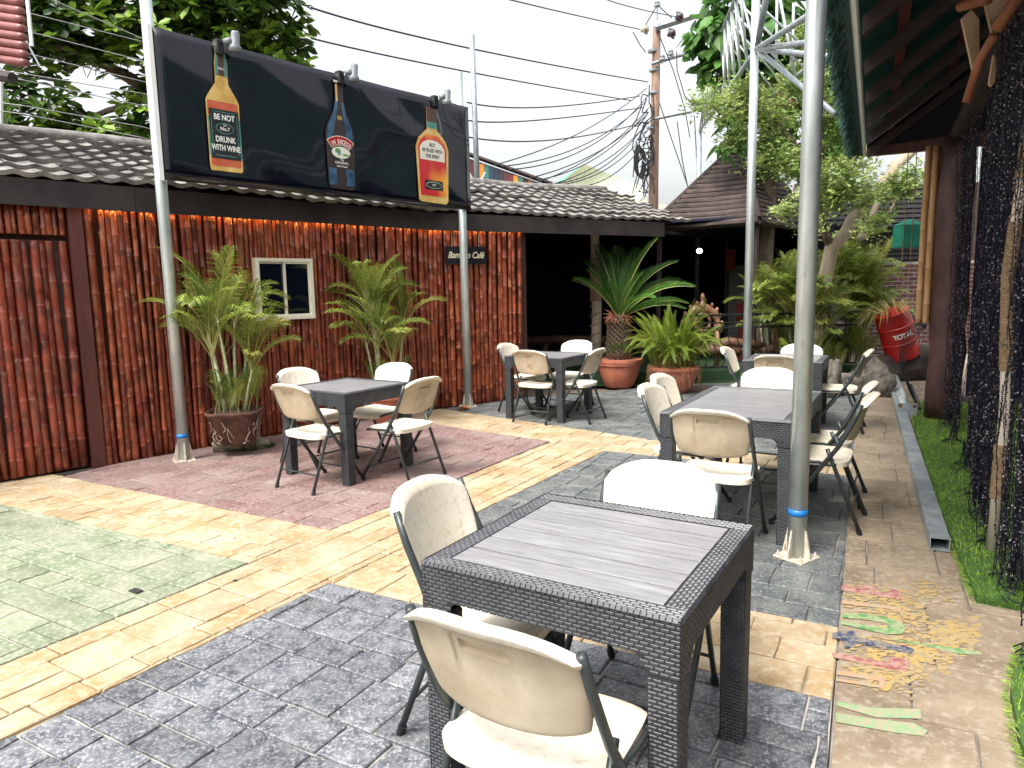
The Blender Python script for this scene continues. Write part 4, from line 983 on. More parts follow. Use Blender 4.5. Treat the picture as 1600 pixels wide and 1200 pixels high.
sago = [frond_mesh('frond', 1.15, 58, .2, .014, a0, dr, G_sago, vee=.55, fwd=.55, curl=.05, stem=.1, seed=i, tw=random.uniform(-.25, .25), rach=.009, stemM=stem_y) for i, (a0, dr) in enumerate(((1.45, .35), (1.25, .6), (1.05, .9), (.8, 1.1), (.55, 1.0), (1.35, 1.1)))]
for k, (az, mi, sc) in enumerate(((105, 1, 1.15), (62, 1, 1.1), (35, 2, 1.15), (10, 2, 1.2), (-5, 1, 1.2), (-25, 3, 1.1), (20, 3, 1.15), (130, 1, .95), (165, 2, .85), (190, 2, .85), (150, 0, .9), (215, 1, .6), (-60, 3, .8), (-20, 4, .9), (75, 1, 1.2), (0, 4, .95), (120, 5, 1.1), (175, 1, .8), (-40, 1, .7), (250, 1, .6), (290, 1, .65))):
    link('frond', sago[mi], sg_, loc=(0, 0, .64), rot=(random.uniform(-.15, .15), random.uniform(-.08, .08), R(az)), scale=(sc,)*3)
for k in range(7): link('frond', sago[1], sg_, loc=(-.1+.06*k*.5, -.12, .02), rot=(0, 0, R(200+k*22)), scale=(.28,)*3)
# fern
fP = Vector((2.33, 10.0, 0))
pot('round terracotta pot overflowing with bright green fern', fP, [(.17, 0), (.2, .02), (.29, .15), (.325, .26), (.335, .33), (.36, .34), (.36, .38), (.33, .38)], terracotta)
fn = thing('fern', 'bright green sword fern filling a terracotta pot beside the railing', 'fern', fP+Vector((0, 0, .33)))
ferns = [frond_mesh('frond', .98, 54, .05, .012, a0, dr, G_fern, vee=.1, fwd=.15, curl=.02, stem=.06, seed=i, tw=random.uniform(-.6, .6), rach=.004, stemM=mat('fern_stalk', (.2, .14, .03), (.3, .22, .06), rough=.6)) for i, (a0, dr) in enumerate(((1.52, .5), (1.45, 1.2), (1.4, 2.0), (1.3, 2.6), (1.5, 2.8), (1.1, 2.2)))]
for k in range(250):
    a = random.random()*6.28; r = random.random()*.27; mi = random.choice([0, 0, 1, 1, 1, 2, 2, 3, 4, 4, 4])
    link('frond', ferns[mi], fn, loc=(math.cos(a)*r, math.sin(a)*r, 0), rot=(random.uniform(-.4, .4), random.uniform(-.2, .2), a+random.uniform(-1, 1)), scale=(random.uniform(.45, 1.1),)*3)
rt = MB()
for k in range(70):
    a = random.random()*6.28; r = .36; rt.tube([(math.cos(a)*.25, math.sin(a)*.25, .03), (math.cos(a)*r, math.sin(a)*r, .08), (math.cos(a+.05)*(r+.03), math.sin(a+.05)*(r+.03), random.uniform(-.25, .02))], .003, n=4)
for k in range(260):
    a = random.random()*6.28; r = random.random()*.28; q = Vector((math.cos(a)*r, math.sin(a)*r, 0)); rt.tube([q, q+Vector((random.gauss(0, .06), random.gauss(0, .06), random.uniform(.15, .45)))], .003, n=4)
rt.build('dry_stalks', mat('dry_stalk', (.2, .1, .05), (.34, .2, .1), rough=.9), fn, kind='stuff')
# big areca clumps on the right
for i, (px, Y, hm, st, nf, sd_, lab) in enumerate(((1262, 11.2, 1.3, 12, 130, 21, 'large bushy palm clump directly behind the thick post'), (1318, 12.2, 1.5, 12, 130, 22, 'tall dark palm clump left of the red drum'), (1222, 11.8, 1.05, 8, 70, 25, 'palm clump behind the farthest table next to the railing'))):
    q = at(px, 560, Y); q.z = .15; palm('palm_clump', lab, q, st, nf, hmul=hm, spread=.7, seed=sd_, group='palm clumps at the back')
for i, (px, py, Y, dm, lab) in enumerate(((1330, 592, 9.6, (.35, .2, .19), 'large grey rock at the foot of the palm clump'), (1302, 560, 9.3, (.13, .1, .27), 'pointed tan rock behind the farthest table'), (1372, 600, 9.3, (.19, .1, .27), 'ribbed pale rock beside the far right chair'), (1235, 560, 11.2, (.5, .25, .18), 'dark rock edging below the palm fronds'))):
    q = at(px, py, Y); q.z = 0; rock('rock', lab, 'rock', q, dm, 40+i, greystone, rz=i)

# ------------------------------------------------------------------ trees
leaf6 = [(0, 0, 0), (.35, -.17, .03), (.75, -.24, 0), (1, 0, -.08), (.75, .24, 0), (.35, .17, .03), (.5, 0, -.04)]
leaf6f = [(0, 1, 6), (1, 2, 6), (2, 3, 6), (3, 4, 6), (4, 5, 6), (5, 0, 6)]
def cluster_mesh(name, n, s, M, seed, up=.5, base=leaf6, bf=leaf6f, stemr=.006):
    rd = random.Random(seed); b = MB()
    b.tube([(0, 0, -.9*s), (0, 0, 0)], stemr, n=5, mi=1)
    for k in range(n):
        a = k*2.4+rd.uniform(-.3, .3); e = rd.uniform(-.35, .9)*up+.2*(k/n)
        Mx = rotm((math.cos(a)*math.cos(e), math.sin(a)*math.cos(e), math.sin(e)), rd.uniform(-.4, .4), s*rd.uniform(.7, 1.1))
        Vs = [Mx @ Vector(v) + Vector((0, 0, -k*.008)) for v in base]; b.add(Vs, bf, 0)
    return b.mesh(name, [M, bark])
def blob_pts(blobs, n):
    vol = [b[3]**2 for b in blobs]; tot = sum(vol); out = []
    for (px, py, Y, r), v in zip(blobs, vol):
        c = at(px, py, Y)
        for k in range(int(n*v/tot)):
            d = Vector((random.gauss(0, 1), random.gauss(0, 1), random.gauss(0, 1))).normalized(); rr = r*(random.random()**.4)
            out.append((c+Vector((d.x*rr, d.y*rr, d.z*rr*.85)), d))
    return out
tree = thing('almond_tree', 'broad leaved tree with large green leaves rising behind the tiled roof', 'tree', (-5.2, 12.6, 0))
TL = Vector(tree.location)
def branch(par, pts, rr, name='branch', M=bark):
    P_ = []
    for i in range(len(pts)-1):
        for k in range(4): P_.append(Vector(pts[i]).lerp(Vector(pts[i+1]), k/4)+Vector((random.gauss(0, .02), random.gauss(0, .02), random.gauss(0, .02))))
    P_.append(Vector(pts[-1])); n = len(P_); off = Vector(par.location)
    return MB().tube([p-off for p in P_], [rr[0]+(rr[1]-rr[0])*i/(n-1) for i in range(n)], n=8).build(name, M, par, smooth=True)
tc = [at(385, 330, 12.6), at(400, 190, 12.6), at(370, 100, 12.4), at(330, 20, 12.2)]
branch(tree, [Vector((tc[0].x, 12.6, 0)), tc[0], tc[1]], (.26, .2), 'trunk')
branch(tree, [tc[1], tc[2], tc[3]], (.17, .08)); branch(tree, [tc[1], at(250, 150, 12.2), at(150, 90, 11.8), at(60, 60, 11.5)], (.14, .04))
branch(tree, [tc[1], at(430, 120, 12.5), at(445, 50, 12.6)], (.1, .03)); branch(tree, [tc[2], at(260, 60, 12), at(190, 10, 11.6)], (.1, .03)); branch(tree, [at(250, 150, 12.2), at(140, 180, 11.6), at(70, 190, 11.2)], (.06, .02))
cl = [cluster_mesh('leaf_cluster', 9, .27, G_tree, i) for i in range(5)]+[cluster_mesh('leaf_cluster', 9, .26, G_tree2, 9+i) for i in range(3)]
blobs = [(40, 60, 11.5, .85), (20, 190, 11.0, .7), (110, 40, 11.6, .8), (200, 60, 11.8, .9), (90, 185, 11.4, .6), (150, 215, 11.4, .45), (270, 30, 12, .95), (350, 40, 12.2, .9), (420, 30, 12.3, .65), (450, 75, 12.2, .42), (220, 190, 11.9, .6), (300, 120, 12.4, .8), (400, 110, 12.6, .7), (130, 90, 12.2, .5), (460, 110, 12.0, .33), (180, -60, 12, 1.2), (350, -70, 12.2, 1.2), (0, -60, 11.6, 1.2)]
pts = blob_pts(blobs, 1250); random.shuffle(pts)
hole = [(135, 125, 26), (150, 160, 24), (205, 100, 16), (192, 5, 18), (235, 25, 14), (95, 95, 8)]
def proj(p):
    v = Vector(p)-Vector((0, 0, CH)); d = v.dot(Fw); return 800+FOC*v.dot(Xc)/d, 600-FOC*v.dot(Uc)/d
keep = [(p, d) for (p, d) in pts if not any((proj(p)[0]-hx)**2+(proj(p)[1]-hy)**2 < hr*hr for hx, hy, hr in hole)]
Ms, Ps = [], []
for k, (p, d) in enumerate(keep):
    dd_ = Vector((d.x*.6, d.y*.6-.25, abs(d.z)*.5+.55)); rot = dd_.to_track_quat('Z', 'Y'); rot = rot @ Euler((0, 0, random.random()*6.28)).to_quaternion()
    sc = random.uniform(.75, 1.15)
    if k < 290:
        o = link('leaf_cluster', random.choice(cl), tree, loc=p-TL, rot=rot.to_euler(), scale=(sc,)*3)
    else:
        for q in range(8):
            a = q*2.4+random.random(); e = random.uniform(-.2, .6); v = rot @ Vector((math.cos(a)*math.cos(e), math.sin(a)*math.cos(e), math.sin(e)))
            Ms.append(np.array(rotm(v, random.uniform(-.5, .5), .27*sc))); Ps.append(tuple(p-TL))
h = len(Ms)//2
mass('crown', leaf6, leaf6f, Ms[:h], Ps[:h], G_tree, tree); mass('crown', leaf6, leaf6f, Ms[h:], Ps[h:], G_tree2, tree)
# right hand tree: pale small leaves, vine with big leaves, dry seed clusters
t2 = thing('leafy_tree', 'pale small leaved tree with a leaning trunk beside the thatched hut', 'tree', (4.9, 10.9, 0)); T2L = Vector(t2.location)
branch(t2, [Vector((4.6, 11.0, 0)), at(1300, 390, 11.0), at(1345, 330, 11.0), at(1390, 275, 11.1), at(1430, 230, 11.2)], (.12, .08), 'trunk', barkpale)
branch(t2, [at(1300, 390, 11), at(1270, 300, 10.8), at(1240, 220, 10.6), at(1190, 170, 10.4), at(1110, 165, 10.2)], (.07, .012)); branch(t2, [at(1270, 300, 10.8), at(1290, 200, 10.9), at(1310, 120, 11)], (.05, .012))
branch(t2, [at(1345, 330, 11), at(1300, 280, 10.6), at(1240, 290, 10.2), at(1220, 340, 10)], (.035, .008)); branch(t2, [at(1390, 275, 11), at(1400, 320, 10.4), at(1370, 360, 10.1)], (.03, .006))
sl6 = [(0, 0, 0), (.4, -.2, .02), (1, 0, 0), (.4, .2, .02)]; sl6f = [(0, 1, 2), (0, 2, 3)]
def spray(n, s, seed):
    rd = random.Random(seed); b = MB()
    for j in range(5):
        az = rd.uniform(-1.2, 1.2); el = rd.uniform(-.3, .6); d = Vector((math.cos(az)*math.cos(el), math.sin(az)*math.cos(el), math.sin(el))); L_ = s*rd.uniform(.7, 1.2)
        b.tube([(0, 0, 0), tuple(d*L_)], .0025, n=3, mi=1)
        for k in range(n):
            f = (k+1)/n; q = d*L_*f
            for sd_ in (-1, 1):
                v = d*.6+Vector((-d.y, d.x, rd.uniform(-.2, .3)))*sd_; Mx = rotm(v, rd.uniform(-.6, .6), s*.36*rd.uniform(.7, 1.1)); b.add([Mx @ Vector(c_)+q for c_ in sl6], sl6f, 0)
    return b.mesh('leaf_spray', [G_light, bark])
sprays = [spray(5, .2, i) for i in range(6)]
blobs2 = [(1120, 165, 10.3, .28), (1090, 160, 10.2, .15), (1160, 150, 10.4, .3), (1150, 215, 10.4, .22), (1205, 195, 10.5, .42), (1260, 130, 10.7, .35), (1300, 190, 10.6, .42), (1330, 240, 10.5, .32), (1230, 260, 10.3, .3), (1290, 290, 10.3, .42), (1340, 300, 10.2, .35), (1225, 320, 10.0, .2), (1370, 350, 10.0, .2), (1400, 300, 10.6, .3), (1420, 280, 10.7, .25), (1340, 150, 10.8, .3), (1310, 80, 11, .35), (1260, 60, 11, .3), (1270, 350, 10.1, .18), (1180, 250, 10.4, .18)]
p2 = blob_pts(blobs2, 640); random.shuffle(p2)
Ms, Ps = [], []
for k, (p, d) in enumerate(p2):
    if k < 290: link('leaf_spray', random.choice(sprays), t2, loc=p-T2L, rot=(random.uniform(-.5, .5), random.uniform(-.5, .5), random.random()*6.28), scale=(random.uniform(.7, 1.2),)*3)
    else:
        for q in range(26): Ms.append(np.array(rotm((random.gauss(0, 1), random.gauss(0, 1), random.gauss(.2, .5)), random.random()*6, .075*random.uniform(.7, 1.2)))); Ps.append(tuple(p-T2L+Vector((random.gauss(0, .1), random.gauss(0, .1), random.gauss(0, .09)))))
mass('crown', sl6, sl6f, Ms, Ps, G_light, t2)
vt = thing('vine_covered_tree', 'tall tree trunk wrapped in large leaved dark green vine behind the truss', 'tree', (4.9, 13.2, 0)); VL = Vector(vt.location)
branch(vt, [Vector((4.75, 13.4, 0)), at(1195, 260, 13.4), at(1215, 140, 13.4), at(1230, -10, 13.4)], (.22, .16), 'trunk', bark)
bigleaf = [(0, 0, 0), (.15, -.22, .02), (.45, -.33, 0), (.8, -.17, -.05), (1.05, 0, -.14), (.8, .17, -.05), (.45, .33, 0), (.15, .22, .02), (.45, 0, -.05)]
bigf = [(i, (i+1) % 8, 8) for i in range(8)]
lfm = []
for i in range(3):
    b = MB(); b.add([(x, y*(1+.1*i), z-.1*x*x*i) for x, y, z in bigleaf], bigf); lfm.append(b.mesh('leaf', G_vine, smooth=True))
blobs3 = [(1110, 60, 12.6, .5), (1150, 20, 12.8, .6), (1125, 105, 12.6, .35), (1170, 90, 12.8, .5), (1200, 40, 12.8, .6), (1250, 60, 12.9, .6), (1180, 150, 12.9, .45), (1230, 160, 12.9, .5), (1150, 180, 12.8, .3), (1280, 120, 12.9, .5), (1140, 225, 12.8, .22), (1280, 240, 13, .5), (1320, 180, 13.2, .6), (1190, -60, 13, 1.0), (1200, 225, 13, .4)]
p3_ = blob_pts(blobs3, 2000); random.shuffle(p3_); Ms, Ps = [], []
for k, (p, d) in enumerate(p3_):
    v = Vector((d.x*.6+random.gauss(0, .35), -.35+random.gauss(0, .3), -.55+random.gauss(0, .35))); s_ = random.uniform(.22, .36)
    if k < 280:
        q = Matrix(np.array(rotm(v, random.uniform(-.5, .5)+math.pi*.0)).tolist()).to_euler(); link('leaf', random.choice(lfm), vt, loc=p-VL, rot=q, scale=(s_,)*3)
    else: Ms.append(np.array(rotm(v, random.uniform(-.6, .6), s_))); Ps.append(tuple(p-VL))
mass('crown', bigleaf, bigf, Ms, Ps, G_vine, vt)
Ms, Ps = [], []
for k in range(650):
    px, py = random.choice([(1165, 140), (1185, 150), (1140, 150), (1210, 165), (1175, 175), (1230, 150)]); q = at(px+random.gauss(0, 11), py+random.gauss(0, 9), 12.2+random.random()*.3)
    Ms.append(np.array(rotm((random.gauss(0, .3), random.gauss(0, .3), -1), 0, .11))); Ps.append(tuple(q-VL))
mass('seed_pods', [(0, 0, 0), (.3, -.12, 0), (1, 0, 0), (.3, .12, .02)], sl6f, Ms, Ps, G_dry, vt)

# ------------------------------------------------------------------ far slatted gazebo, dark interior, railing
P1 = Vector((2.62, 13.3, 2.62)); P2 = Vector((4.25, 12.15, 2.62)); AP = at(1160, 219, 14.0); CC = Vector((AP.x, AP.y, 2.62))
P3 = 2*CC-P1; P3.z = 2.62; P4 = 2*CC-P2; P4.z = 2.62
gz = thing('gazebo', 'gazebo with a steep brown slatted pyramid roof and dark open sides', 'gazebo', (CC.x, CC.y, 0)); GL = Vector(gz.location)
def gch(name, b, M, par=None, **k): o = b.build(name, M, gz, **k); o.matrix_parent_inverse = Matrix.Translation(-GL); return o
corn = [P1, P2, P3, P4]; NR = 18
for fi in range(4):
    A_, B_ = corn[fi], corn[(fi+1) % 4]; ctr = (A_+B_)/2; outw = (ctr-CC); outw.z = 0; outw.normalize()
    for k in range(NR):
        f0, f1 = k/NR, (k+.86)/NR
        a0_, b0_ = A_.lerp(AP, f0), B_.lerp(AP, f0); a1_, b1_ = A_.lerp(AP, f1), B_.lerp(AP, f1)
        lift = outw*.05+Vector((0, 0, .03)); th = Vector((0, 0, .045)); sag = Vector((0, 0, -.02*math.sin(k*1.7)))
        n_ = 6; lo = [a0_.lerp(b0_, i/n_)+lift+Vector((0, 0, random.uniform(-.006, .006)-.03*math.sin(math.pi*i/n_)*(1-k/NR))) for i in range(n_+1)]; hi_ = [a1_.lerp(b1_, i/n_)-Vector((0, 0, .03*math.sin(math.pi*i/n_)*(1-k/NR))) for i in range(n_+1)]
        vs = lo+hi_+[q-th for q in lo]; m_ = n_+1
        b = MB().add(vs, [(i, i+1, m_+i+1, m_+i) for i in range(n_)]+[(2*m_+i, 2*m_+i+1, i+1, i) for i in range(n_)])
        gch('roof_slat', b, hutroof)
    gch('shade_lining', MB().add([A_-Vector((0, 0, .07)), B_-Vector((0, 0, .07)), AP-Vector((0, 0, .07))], [(0, 1, 2)]), darkwood)  # dark sheet added under the slats so their gaps read as shade
    gch('hip_beam', MB().tube([A_+Vector((0, 0, .03)), AP+Vector((0, 0, .03))], .045, n=6), darkwood)
    gch('eave_board', MB().tube([A_+Vector((0, 0, -.04)), B_+Vector((0, 0, -.04))], .05, n=4), darkwood)
    gch('post', MB().tube([(A_.x*.9+CC.x*.1, A_.y*.9+CC.y*.1, 0), (A_.x*.9+CC.x*.1, A_.y*.9+CC.y*.1, 2.62)], .05, n=8), darkwood)
gch('finial', MB().lathe([(.09, 0), (.06, .1), (.02, .22)], n=10, T=Matrix.Translation(AP)), darkwood)
# deep dark hall behind the bamboo wall and the gazebo
hall = thing('dark_hall', 'unlit dark hall seen through the opening behind the potted plants', 'building', (3, 15.5, 0))
def hch(name, b, M, **k): o = b.build(name, M, hall, **k); o.matrix_parent_inverse = Matrix.Translation(Vector((-3, -15.5, 0))); return o
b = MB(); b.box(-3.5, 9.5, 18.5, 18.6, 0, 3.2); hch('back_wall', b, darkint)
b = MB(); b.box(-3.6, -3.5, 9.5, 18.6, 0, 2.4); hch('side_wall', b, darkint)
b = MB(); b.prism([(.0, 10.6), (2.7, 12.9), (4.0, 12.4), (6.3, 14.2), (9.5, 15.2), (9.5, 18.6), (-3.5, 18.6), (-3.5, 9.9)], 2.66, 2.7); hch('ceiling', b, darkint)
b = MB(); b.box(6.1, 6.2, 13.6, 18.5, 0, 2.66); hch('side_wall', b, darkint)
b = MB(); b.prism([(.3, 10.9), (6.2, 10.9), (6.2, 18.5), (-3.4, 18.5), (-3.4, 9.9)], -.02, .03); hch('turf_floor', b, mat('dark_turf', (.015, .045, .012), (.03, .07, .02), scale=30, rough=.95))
lampw = mat('lit_lamp', (1, 1, 1), rough=.5, emit=((.85, .93, 1), 18))
for (px, py, Y, r, lab) in ((1093, 392, 14.2, .055, 'bright round lamp hanging under the gazebo'), (932, 389, 11.9, .03, 'small white lamp high on the rope wrapped trunk post')):
    q = at(px, py, Y); t_ = thing('hanging_lamp', lab, 'lamp', q); T = Matrix.Rotation(R(-62), 4, 'X') @ Matrix.Rotation(R(15), 4, 'Y')
    MB().lathe([(r*.2, .07), (r*.7, .05), (r, 0)], n=16, T=T).build('shade', lampgrey, t_); MB().lathe([(r*.95, .002), (r*.9, -.006)], n=16, T=T).build('bulb', lampw, t_)
    MB().tube([(0, 0, .05), (0, 0, 2.66-q.z)], .005, n=5).build('cord', wirem, t_)
# objects barely readable in the hall
q = at(1172, 485, 14); b = MB(); b.bbox(-.3, .3, -.3, .3, 0, .75, b=.03); b.bbox(-.3, .3, .2, .34, .75, 1.15, b=.03); o = b.build('red_armchair', mat('dark_red_cloth', (.12, .008, .006), (.16, .012, .01), rough=.8)); o.location = (q.x, 13.6, .03); tag(o, 'dark red armchair in the gazebo shade behind the railing', 'armchair')
q = at(1141, 400, 15); t_ = thing('red_shirt', 'dark red cloth hanging in the shade of the gazebo', 'cloth', q); MB().bbox(-.11, .11, -.03, .03, -.3, .15, b=.02).build('cloth', MATS['dark_red_cloth'], t_)
logm = mat('brown_log', (.1, .04, .02), (.2, .1, .06), scale=5, rough=.6)
q0 = G(850, 560, .0); t_ = thing('log_bench', 'rough log bench deep in the dark opening', 'bench', (.9, 14.0, .03))
MB().tube([(-1.1, 0, .45), (0, .02, .48), (1.2, 0, .44)], .09, n=9).build('seat', logm, t_, smooth=True)
for x in (-.8, -.3, .3, .9): MB().tube([(x, 0, 0), (x+.1, 0, .42)], .06, n=7).build('leg', logm, t_)
MB().tube([(1.0, .1, 0), (1.35, .12, 1.25)], .03, n=6).build('brace', logm, t_)
# carved throne-like driftwood
q = at(1097, 500, 11.9); dw = thing('carved_wood_seat', 'glossy carved wooden seat back with knobs above the railing', 'carving', (q.x, 11.9, .03)); carv = mat('varnished_carving', (.2, .09, .04), (.42, .24, .14), scale=7, rough=.3, coat=.4, bump=.004)
arch = [(.42*math.cos(R(a)), 0, .95+.32*math.sin(R(a))) for a in range(-20, 205, 15)]
MB().tube(arch, [.09+.02*math.sin(i*2.1) for i in range(len(arch))], n=10).build('frame', carv, dw, smooth=True)
MB().tube([(.2*math.cos(R(a)), -.03, 1.0+.16*math.sin(R(a))) for a in range(0, 361, 24)], .04, n=8).build('scroll', carv, dw, smooth=True)
for a in list(range(-15, 80, 19))+list(range(105, 195, 22)):
    T = Matrix.Translation((.53*math.cos(R(a)), 0, .95+.43*math.sin(R(a)))); MB().lathe([(.01, -.045), (.035, -.03), (.045, 0), (.035, .03), (.01, .045)], n=10, T=T).build('knob', carv, dw, smooth=True)
MB().lathe([(.11, 0), (.12, .05), (.06, .1), (.05, .15), (.065, .2), (.04, .26), (.01, .28)], n=12, T=Matrix.Translation((0, 0, 1.28))).build('finial', carv, dw, smooth=True)
for s in (-1, 1): MB().tube([(s*.4, 0, 0), (s*.44, 0, .5), (s*.4, 0, .9)], .07, n=8).build('leg', carv, dw, smooth=True)
MB().bbox(-.4, .4, -.2, .2, .4, .48, b=.02).build('seat', carv, dw); dw.scale = (.64, .8, .88)
for k in range(5):
    t_ = tag(MB().tube([(0, 0, .3), (.5, .1, .42+.02*k), (1.1, 0, .36)], [.07, .09, .06], n=8).build('driftwood_log', logm, smooth=True), ['curved brown log behind the left end of the railing', 'thick log behind the railing under the carving', 'dark log behind the middle of the railing', 'low log right of the carving behind the railing', 'log at the right end of the railing'][k], 'log'); t_.location = (2.7+.48*k, 11.6+.25*(k % 3), .12*(k % 2)); t_.rotation_euler = (0, R(-6+5*k), R(-20+12*k))
# wrought iron railing on a green kerb
rA, rB = Vector((2.72, 11.0, .2)), Vector((5.6, 11.3, .2)); rl_ = thing('iron_railing', 'black wrought iron railing with S shaped bars on a green kerb', 'railing', rA); rd_ = (rB-rA); RL = rd_.length; rd_.normalize(); rl_.rotation_euler = (0, 0, math.atan2(rd_.y, rd_.x))
for z, r in ((.86, .022), (.74, .014), (.66, .018), (.04, .018)): MB().bbox(0, RL, -r, r, z-r*.8, z+r*.8, b=.004).build('rail', iron, rl_)
nb = int(RL/.14)
sb_ = MB().tube([(.0+.045*math.sin(z*9.5), 0, .05+z) for z in np.linspace(0, .6, 14)], .013, n=6, flat=.6).mesh('baluster', iron, smooth=True)
cbm = MB().tube([(.04*math.cos(a), 0, .70+.035*math.sin(a)) for a in np.linspace(-1.2, 2.2, 9)], .006, n=5).mesh('curl', iron, smooth=True)
for k in range(nb): link('baluster', sb_, rl_, loc=(.07+k*.14, 0, 0)); link('curl', cbm, rl_, loc=(.07+k*.14, 0, 0))
kerb = MB(); kerb.box(-1.6, 2.0, -.12, .12, 0, .2); kerb.box(2.0, 3.2, -.14, .12, 0, .21)
kb = struct(kerb.build('green_kerb', mat('green_matting', (.006, .025, .008), (.015, .05, .012), scale=40, rough=.95, bump=.004))); kb.location = (rA.x-.2, rA.y, 0); kb.rotation_euler = (0, 0, R(4))
# rope wrapped trunk post next to the sago
def helix(r, z0, z1, pitch, rad, seed=0):
    n = int((z1-z0)/pitch*9); return [(r*math.cos(i/9*6.283), r*math.sin(i/9*6.283), z0+(z1-z0)*i/n) for i in range(n+1)]
tp_ = thing('trunk_post', 'tree trunk post bound with rope left of the sago palm', 'post', (1.39, 11.5, 0))
MB().tube([(0, 0, 0), (.02, 0, 1.2), (-.01, 0, 2.3), (0, 0, 2.7)], [.085, .08, .07, .07], n=12).build('trunk', barkpale, tp_, smooth=True)
MB().tube(helix(.085, 1.3, 2.0, .022, 0), .012, n=5).build('rope', ropem, tp_); MB().tube(helix(.095, .5, 1.25, .16, 0), .008, n=5).build('rope', ropem, tp_)

# ------------------------------------------------------------------ trusses between the tall posts
def bar(b, a, c, r, n=8): return b.tube([a, c], r, n=n)
tr = thing('steel_truss', 'rising triangular steel truss leading from the post behind the far table', 'truss', (0, 0, 0))
J0 = at(1180, 80, 8.85); F0 = at(1093, 205, 17.0); U1 = at(1160, -30, 8.85); F1 = at(1105, 108, 17)
bar(MB(), J0, F0, .03).build('lower_chord', galv_dull, tr, smooth=True); bar(MB(), U1, F1, .03).build('upper_chord', galv_dull, tr, smooth=True)
J1 = J0+Vector((.9, .35, 0)); F2 = F0+Vector((.7, .3, 0)); bar(MB(), J1, F2, .026).build('lower_chord', galv_dull, tr, smooth=True)
for k in range(13):
    f = k/13; g_ = (k+.5)/13; a = J0.lerp(F0, f); c = U1.lerp(F1, g_); e = J0.lerp(F0, (k+1)/13)
    bar(MB(), a, c, .017, 6).build('web_bar', galv, tr, smooth=True); bar(MB(), c, e, .017, 6).build('web_bar', galv, tr, smooth=True)
    bar(MB(), J1.lerp(F2, f), c, .015, 6).build('web_bar', galv, tr, smooth=True)
ps = thing('steel_post', 'distant thin galvanised post under the low end of the truss', 'post', (F0.x, F0.y, 0), 0); MB().tube([(0, 0, 0), (0, 0, F0.z)], .06, n=10).build('shaft', galv_dull, ps, smooth=True)
t2r = thing('steel_truss', 'steel truss crossing from the rear tall post to the thick near post', 'truss', (0, 0, 0))
K0 = Vector((2.95, 8.85, 4.32)); K1 = Vector((1.59, 3.754, 4.35)); Ku0 = K0+Vector((.25, -.5, .7)); Ku1 = K1+Vector((.1, .3, .65)); KL0 = K0+Vector((.75, -.3, 0)); KL1 = K1+Vector((.7, .0, 0))
ends = [at(1250, 33, 6.0), at(1252, 68, 6.5), at(1252, 84, 7.0), at(1250, 133, 7.4)]
for i, e in enumerate(ends):
    s_ = Vector((3.0, 8.83, 4.32)); d = (e-s_); bar(MB(), s_, s_+d*1.6, .028).build('chord', galv_dull, t2r, smooth=True)
q0, q1 = at(1182, 78, 8.8), at(1204, -40, 8.0); bar(MB(), q0, q1, .035).build('diagonal', galv_dull, t2r, smooth=True)
for (xa, ya, xb, yb) in ((1214, -5, 1213, 100), (1218, -5, 1242, 118), (1240, 5, 1238, 110)): bar(MB(), at(xa, ya, 9.5), at(xb, yb, 9.5), .018, 6).build('web_bar', galv, t2r, smooth=True)

# ------------------------------------------------------------------ utility pole and cables
UP = at(1021, 300, 21.0); ut = thing('utility_pole', 'brown utility pole with steel crossarms, insulators and tangled black cables', 'utility pole', (UP.x, UP.y, 0)); UL = Vector(ut.location)
polem = mat('weathered_pole', (.17, .1, .07), (.3, .2, .15), scale=8, rough=.85, stretch=(1, 1, .2))
topz = at(1024, 42, 21).z
MB().tube([(-.0, 0, 0), (.0, 0, topz*.5), (.06, 0, topz)], [.17, .14, .11], n=10).build('shaft', polem, ut, smooth=True)
def uat(px, py, Y=21.0): return at(px, py, Y)-UL
for a, c, r in (((1024, 44), (1125, 12), .09), ((1018, 100), (1085, 80), .05), ((1022, 186), (1080, 174), .045)):
    p0, p1 = uat(*a, 20.8), uat(*c, 20.8); MB().tube([p0, p1], r, n=4).build('crossarm', galv_dull, ut)
inm = mat('glazed_insulator', (.05, .035, .045), (.08, .05, .06), rough=.2); inp = mat('pale_insulator', (.5, .45, .32), (.6, .55, .42), rough=.3)
for (px, py, M) in ((1008, 45, inp), (1062, 26, inm), (1050, 52, inm)):
    T = Matrix.Translation(uat(px, py, 20.6)) @ Matrix.Rotation(R(70), 4, 'Y') @ Matrix.Rotation(R(35), 4, 'X'); MB().lathe([(.03, -.14), (.08, -.06), (.16, -.03), (.16, 0), (.07, .02), (.12, .05), (.05, .1)], n=14, T=T).build('insulator', M, ut, smooth=True)
for (px, py) in ((1027, 4), (1126, 0), (1048, 80), (1035, 88)):
    T = Matrix.Translation(uat(px, py, 20.7)); MB().lathe([(.02, -.45 if py < 10 else -.2), (.02, -.1), (.09, -.1), (.09, -.05), (.05, -.05), (.08, 0), (.03, .06)], n=10, T=T).build('insulator', galv_dull, ut)
for (px, py) in ((1020, 80), (1021, 145), (1018, 200), (1022, 110)):
    T = Matrix.Translation(uat(px, py, 21)); MB().lathe([(.15, -.03), (.15, .03)], n=12, T=T).build('band', galv_dull, ut)
def wire(pts, r=.016, n=5, sag=0, sub_=10):
    P_ = [Vector(p) for p in pts]; out = []
    for i in range(len(P_)-1):
        for k in range(sub_): f = k/sub_; q = P_[i].lerp(P_[i+1], f); q.z -= sag*4*f*(1-f); out.append(q)
    out.append(P_[-1]); return out
cm = MB()
rd = random.Random(5)
